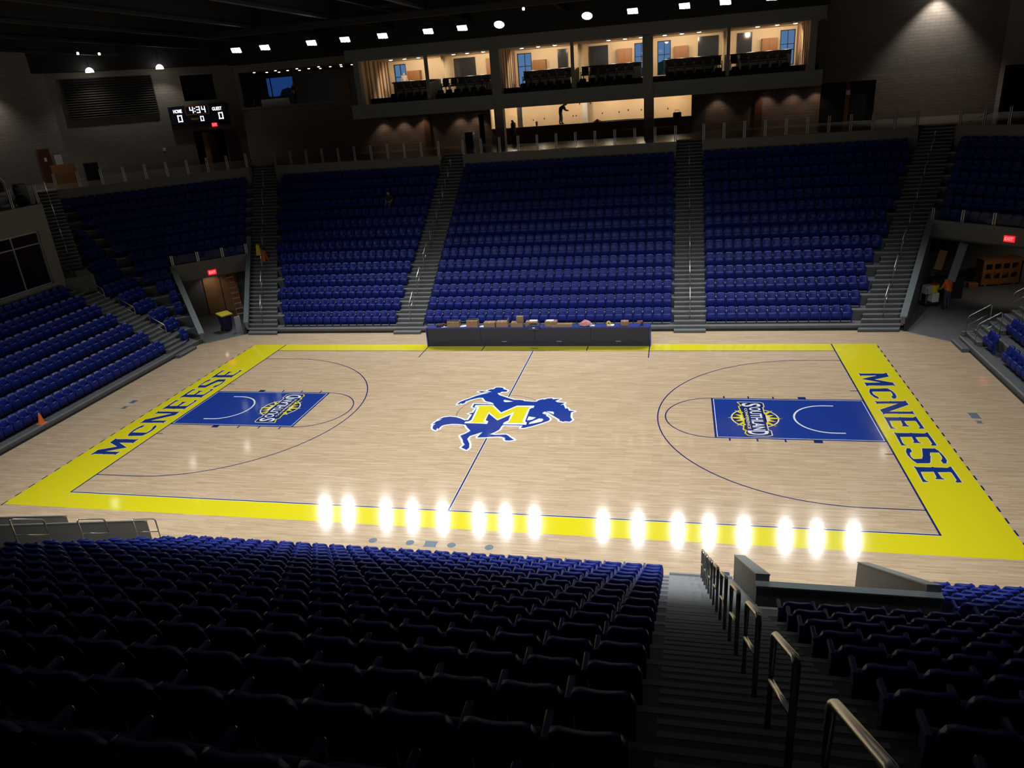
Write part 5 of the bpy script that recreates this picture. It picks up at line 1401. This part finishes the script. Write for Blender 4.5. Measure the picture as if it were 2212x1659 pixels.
for sx, sy in ((-.35, -.22), (.25, -.22), (-.35, .22), (.25, .22)): MB().tube([(sx, sy - .02, .08), (sx, sy + .02, .08)], .08, 10).build('wheel', M['rubber'], ca)

# ------------------------------------------------------------------ overlook terrace and scoreboard-side concourse
lf = tag(empty('scissor_lift', (-27.5, 5.6, CONC), .2), 'white and grey maintenance lift on the overlook terrace', 'lift')
MB().rbox(-.5, .5, -.9, .9, .15, .55, .05).build('base', M['grey_panel'], lf)
for sx, sy in ((-.45, -.6), (.45, -.6), (-.45, .6), (.45, .6)): MB().tube([(sx - .05, sy, .15), (sx + .05, sy, .15)], .15, 12).build('wheel', M['rubber'], lf)
MB().box(-.1, .1, -.1, .1, .55, 2.2).build('mast', M['white'], lf)
MB().rbox(-.35, .35, -.5, .5, .75, 1.25, .06).build('control_box', M['rubber'], lf)
MB().tube([(.35, -.5, 1.2), (.35, -.6, 1.5), (.35, .2, 1.6), (.35, .6, 1.25), (.35, .6, .6)], .03, 6).build('guard_hoop', M['white'], lf)
bg_ = tag(empty('barrel', (-27.2, 7.0, CONC)), 'grey-green plastic drum beside the lift on the terrace', 'drum')
MB().lathe([(.30, 0), (.34, .3), (.34, .8), (.28, 1.0), (.1, 1.02)], 16).build('body', pmat('grey_green_plastic', (.10, .14, .13), .5), bg_)
MB().lathe([(.29, 1.0), (.3, 1.04), (.02, 1.06)], 16).build('lid', M['rubber'], bg_)
sk = tag(empty('trash_sacks', (-26.6, 6.3, CONC)), 'dark sack with a yellow tie beside the lift', 'sack')
MB().lathe([(.2, 0), (.32, .15), (.28, .4), (.1, .55), (.05, .65)], 10).build('sack', M['rubber'], sk); MB().tube([(.07 * math.cos(a * PI / 5), .07 * math.sin(a * PI / 5), .58) for a in range(10)], .02, 6, True).build('tie', M['yellow'], sk)
d6 = struct(empty('door_6', (*cpt(WS - .02, -9.75 - .9, -1), CONC), PI / 4), 'dark red door in the angled wall below the left end of the louvre', 'door')
d6.location = (-36.94, 19.0, CONC); d6.rotation_euler = (0, 0, PI / 2)
MB().box(0, 1.05, -.06, 0, 0, 2.3).build('door_leaf', M['red_door'], d6)
MB().box(.4, .62, -.065, -.06, 1.45, 1.7).build('notice', M['white'], d6)
MB().tube([(.92, -.06, 1.0), (.92, -.12, 1.0), (.82, -.12, 1.0)], .015, 6).build('handle', M['steel'], d6)
ob = tag(empty('plywood_sheet', (-34.4, 18.2, CONC), PI / 4), 'orange-brown plywood sheet propped on the concourse by the red door', 'board')
MB().bar((0, 0, .0), (0, .3, 1.25), 1.5, .03, (0, 1, 0)).build('sheet', M['wood'], ob); MB().box(-.35, .1, .3, .33, 1.2, 1.9).build('paper', M['white'], ob)
bx_ = tag(empty('equipment_case', (-33.4, 19.6, CONC), PI / 4), 'black equipment case beside the plywood sheet', 'case')
MB().rbox(-.45, .45, -.35, .35, 0, 1.2, .04).build('body', M['rubber'], bx_); MB().box(-.3, .3, -.36, -.35, .9, 1.05).build('label_plate', M['steel_dark'], bx_)
bb = tag(empty('concourse_bin', (-7.75, 27.6, CONC)), 'dark blue bin standing on the concourse left of the bar column', 'bin')
MB().rbox(-.3, .3, -.3, .3, 0, 1.05, .05).build('body', M['blue_bin'], bb); MB().rbox(-.32, .32, -.32, .32, 1.05, 1.12, .05).build('lid', M['blue_bin'], bb)
for x, lb in ((-3.4, 'pink cup on the bar counter left of the standing man'), ):
    c = tag(empty('cup', (x, 31.2, CONC + 1.08)), lb, 'cup'); MB().lathe([(.07, 0), (.10, .32), (.09, .33)], 12).build('body', M['pink'], c); MB().lathe([(.1, .32), (.03, .35)], 12).build('lid', M['white'], c)
rg = tag(empty('rag_pile', (1.2, 31.1, CONC + 1.08)), 'crumpled tan rags on the middle of the bar counter', 'rags')
mb = MB().lathe([(.3, 0), (.34, .05), (.2, .14), (.05, .18)], 11); rnd = random.Random(5); mb.v = [(x * rnd.uniform(.7, 1.2), y * .6, z * rnd.uniform(.6, 1.2)) for x, y, z in mb.v]; mb.build('cloth', M['cardboard'], rg)
bt = tag(empty('plank_on_bar', (3.2, 31.2, CONC + 1.08)), 'long board lying on the right half of the bar counter', 'board'); MB().box(-1.9, 1.9, -.12, .12, 0, .06).build('board', M['grey_panel'], bt)
bk = tag(empty('tool_bag', (7.0, 31.2, CONC + 1.08)), 'dark tool bag at the right end of the bar counter', 'bag'); MB().rbox(-.3, .3, -.2, .2, 0, .3, .06).build('body', M['cloth_dark'], bk); MB().tube([(-.18, 0, .3), (-.12, 0, .46), (.12, 0, .46), (.18, 0, .3)], .02, 6).build('handle', M['cloth_grey'], bk)
tag(MB().rbox(8.60, 8.88, -10.35, -10.0, 0, .06, .02).build('cable_heap', M['navy_bag']), 'small blue cable heap on the floor at the foot of the near aisle', 'cable').location = (-.35, 0, 0)

# ------------------------------------------------------------------ people
def person(name, label, loc, rz, pose, mats):
    """one skinned body; pose maps joints to points; facing -y"""
    J = dict(pel=(0, 0, .95), sp=(0, .01, 1.14), ch=(0, .01, 1.34), nk=(0, 0, 1.50), hd=(0, -.03, 1.60), tp=(0, -.02, 1.70),
             shL=(-.18, 0, 1.42), elL=(-.23, .02, 1.14), wrL=(-.24, -.08, .90), hnL=(-.24, -.12, .82),
             shR=(.18, 0, 1.42), elR=(.23, .02, 1.14), wrR=(.24, -.08, .90), hnR=(.24, -.12, .82),
             hpL=(-.10, 0, .90), knL=(-.11, -.03, .50), anL=(-.12, .03, .09), toL=(-.13, -.14, .04),
             hpR=(.10, 0, .90), knR=(.11, -.03, .50), anR=(.12, .03, .09), toR=(.13, -.14, .04))
    J.update(pose)
    Rr = dict(pel=.185, sp=.175, ch=.20, nk=.075, hd=.115, tp=.085, sh=.095, el=.062, wr=.045, hn=.045, hp=.125, kn=.082, an=.06, to=.055)
    E = [('pel', 'sp'), ('sp', 'ch'), ('ch', 'nk'), ('nk', 'hd'), ('hd', 'tp')]
    for s in 'LR': E += [('ch', 'sh' + s), ('sh' + s, 'el' + s), ('el' + s, 'wr' + s), ('wr' + s, 'hn' + s), ('pel', 'hp' + s), ('hp' + s, 'kn' + s), ('kn' + s, 'an' + s), ('an' + s, 'to' + s)]
    fing = []
    for s in 'LR':                        # four fingers and a thumb on each hand
        h = Vector(J['hn' + s]); d = (h - Vector(J['wr' + s])).normalized(); side = d.cross(Vector((0, 0, 1)))
        if side.length < .1: side = Vector((0, 1, 0))
        side.normalize(); nrm = side.cross(d)
        for i, (o_, l_) in enumerate(((-.03, .06), (-.01, .075), (.01, .07), (.03, .055))):
            J['f%s%d' % (s, i)] = tuple(h + side * o_ + d * l_ * .5); J['g%s%d' % (s, i)] = tuple(h + side * o_ + d * l_ + nrm * .02)
            E += [('hn' + s, 'f%s%d' % (s, i)), ('f%s%d' % (s, i), 'g%s%d' % (s, i))]
        J['t%s' % s] = tuple(h - d * .04 + side * .06); E.append(('hn' + s, 't%s' % s))
    J['nose'] = tuple(Vector(J['hd']) + Vector((0, -.10, .01))); E.append(('hd', 'nose'))
    names = list(J); ix = {n: i for i, n in enumerate(names)}
    me = bpy.data.meshes.new(name); me.from_pydata([J[n] for n in names], [(ix[a], ix[b]) for a, b in E], [])
    ob = bpy.data.objects.new(name, me); COL.objects.link(ob)
    ob.modifiers.new('Skin', 'SKIN'); sm = ob.modifiers.new('Sub', 'SUBSURF'); sm.levels = 1; sm.render_levels = 1
    for i, n in enumerate(names):
        r = .010 if n[0] in 'fg' and n[1] in 'LR' else .011 if n in ('tL', 'tR') else .016 if n == 'nose' else Rr.get(n, Rr.get(n[:2], .05))
        me.skin_vertices[0].data[i].radius = (r, r)
        me.skin_vertices[0].data[i].use_root = (n == 'pel')
    bpy.context.view_layer.update()
    nm = bpy.data.meshes.new_from_object(ob.evaluated_get(bpy.context.evaluated_depsgraph_get()))
    bpy.data.objects.remove(ob)
    for m_ in mats: nm.materials.append(M[m_])      # shirt, trousers, skin, hair
    P = {n: Vector(J[n]) for n in names}
    segs = [(0, 'pel', 'ch'), (0, 'ch', 'nk'), (0, 'shL', 'elL'), (0, 'shR', 'elR'), (2, 'elL', 'hnL'), (2, 'elR', 'hnR'), (1, 'hpL', 'knL'), (1, 'hpR', 'knR'), (1, 'knL', 'anL'), (1, 'knR', 'anR'), (3, 'anL', 'toL'), (3, 'anR', 'toR'), (2, 'nk', 'hd'), (3, 'hd', 'tp')]
    for p in nm.polygons:
        c = Vector(p.center); best = (9, 0)
        for mi, a, b in segs:
            A, B = P[a], P[b]; t = max(0, min(1, (c - A).dot(B - A) / max(1e-6, (B - A).length_squared)))
            dd = (c - A.lerp(B, t)).length
            if dd < best[0]: best = (dd, mi)
        mi = best[1]
        if mi == 3 and (c - P['tp']).length < .2 and c.y < P['hd'].y - .05: mi = 2
        p.material_index = mi; p.use_smooth = True
    o = bpy.data.objects.new(name, nm); COL.objects.link(o)
    o.location = loc; o.rotation_euler = (0, 0, rz)
    return tag(o, label, 'person')

bent = dict(sp=(0, -.06, 1.13), ch=(0, -.22, 1.27), nk=(0, -.34, 1.36), hd=(0, -.43, 1.39), tp=(0, -.52, 1.42),
            shL=(-.18, -.26, 1.30), elL=(-.2, -.34, 1.03), wrL=(-.12, -.52, .93), hnL=(-.1, -.60, .92), shR=(.18, -.26, 1.30), elR=(.2, -.36, 1.03), wrR=(.12, -.55, .95), hnR=(.1, -.63, .94),
            knL=(-.16, -.02, .5), anL=(-.2, .06, .09), toL=(-.21, -.11, .04), knR=(.14, -.08, .5), anR=(.17, -.06, .09), toR=(.18, -.22, .04))
person('person', 'person in dark clothes standing bent over on the bar counter', (-1.55, 31.12, CONC + 1.08), PI / 2, bent, ('cloth_dark', 'cloth_jean', 'skin', 'hair'))
person('person', 'person in dark clothes standing at the left end of the bar', (-4.95, 29.9, CONC), -PI / 2 - .4, dict(wrL=(-.2, -.25, 1.05), hnL=(-.18, -.33, 1.06), wrR=(.2, -.25, 1.05), hnR=(.18, -.33, 1.06), hd=(0, -.06, 1.59), tp=(0, -.07, 1.69)), ('cloth_dark', 'cloth_dark', 'skin', 'hair'))
person('person', 'person in a pale grey top standing inside the first suite', (-13.55, 31.3, SFL), .4, {}, ('cloth_grey', 'cloth_dark', 'skin', 'hair'))
person('person', 'person silhouetted against the blue window of the corner room', (-25.35, 36.0, 12.55), PI / 2, dict(wrR=(.15, -.3, 1.35), hnR=(.12, -.3, 1.43), elR=(.24, -.12, 1.16)), ('cloth_dark', 'cloth_dark', 'skin', 'hair'))
sit = dict(pel=(0, .05, .50), sp=(0, .08, .68), ch=(0, .06, .88), nk=(0, .03, 1.03), hd=(0, -.01, 1.12), tp=(0, -.02, 1.22), shL=(-.18, .06, .95), shR=(.18, .06, .95), elL=(-.23, -.02, .68), elR=(.23, -.02, .68), wrL=(-.12, -.24, .60), wrR=(.12, -.24, .60), hnL=(-.08, -.30, .60), hnR=(.08, -.30, .60),
           hpL=(-.10, .0, .49), hpR=(.10, .0, .49), knL=(-.13, -.38, .50), knR=(.13, -.38, .50), anL=(-.14, -.34, .09), anR=(.14, -.34, .09), toL=(-.15, -.50, .04), toR=(.15, -.50, .04))
person('person', 'person in dark clothes sitting alone among the far left seats', (OCC[0], SF + TR * 10 + .36, zt(10)), .0, sit, ('cloth_dark', 'cloth_jean', 'skin', 'hair'))
person('person', 'worker in an orange vest standing beside the cleaning cart', (20.95, 14.2, 0), PI + .5, dict(sp=(0, -.04, 1.13), ch=(0, -.10, 1.32), nk=(0, -.18, 1.46), hd=(0, -.27, 1.52), tp=(0, -.30, 1.61), shL=(-.19, -.1, 1.40), shR=(.19, -.1, 1.40), elL=(-.24, -.2, 1.13), elR=(.24, -.2, 1.13), wrL=(-.2, -.40, 1.0), wrR=(.2, -.40, 1.0), hnL=(-.18, -.48, .98), hnR=(.18, -.48, .98)), ('orange', 'cloth_jean', 'skin', 'hair'))

# ------------------------------------------------------------------ unseen tunnel lamps: crate tunnel's inferred, stepladder tunnel's added to brighten its doors
for sg, s_, t_, zz, pw, lb in ((-1, 25.9, -5.6, 2.77, 14, 'small round ceiling light added to brighten the stepladder tunnel doors'), (1, 28.6, -6.0, 3.42, 70, 'small round ceiling light inside the orange crate tunnel')):
    d = tag(empty('tunnel_light', (*cpt(s_, t_, sg), zz)), lb, 'ceiling light', 'tunnel lights')
    MB().lathe([(.16, .02), (.16, -.05), (.13, -.07)], 12).build('rim', M['steel_dark'], d)
    MB().lathe([(.125, -.05), (.1, -.085), (.02, -.09)], 12).build('diffuser', M['smalllight'], d)
    light('tunnel_lamp', 'SPOT', (0, 0, -.12), pw, (1.0, .85, .68), .1, (sg * .35, .5, -1.6), 125, .5, d)
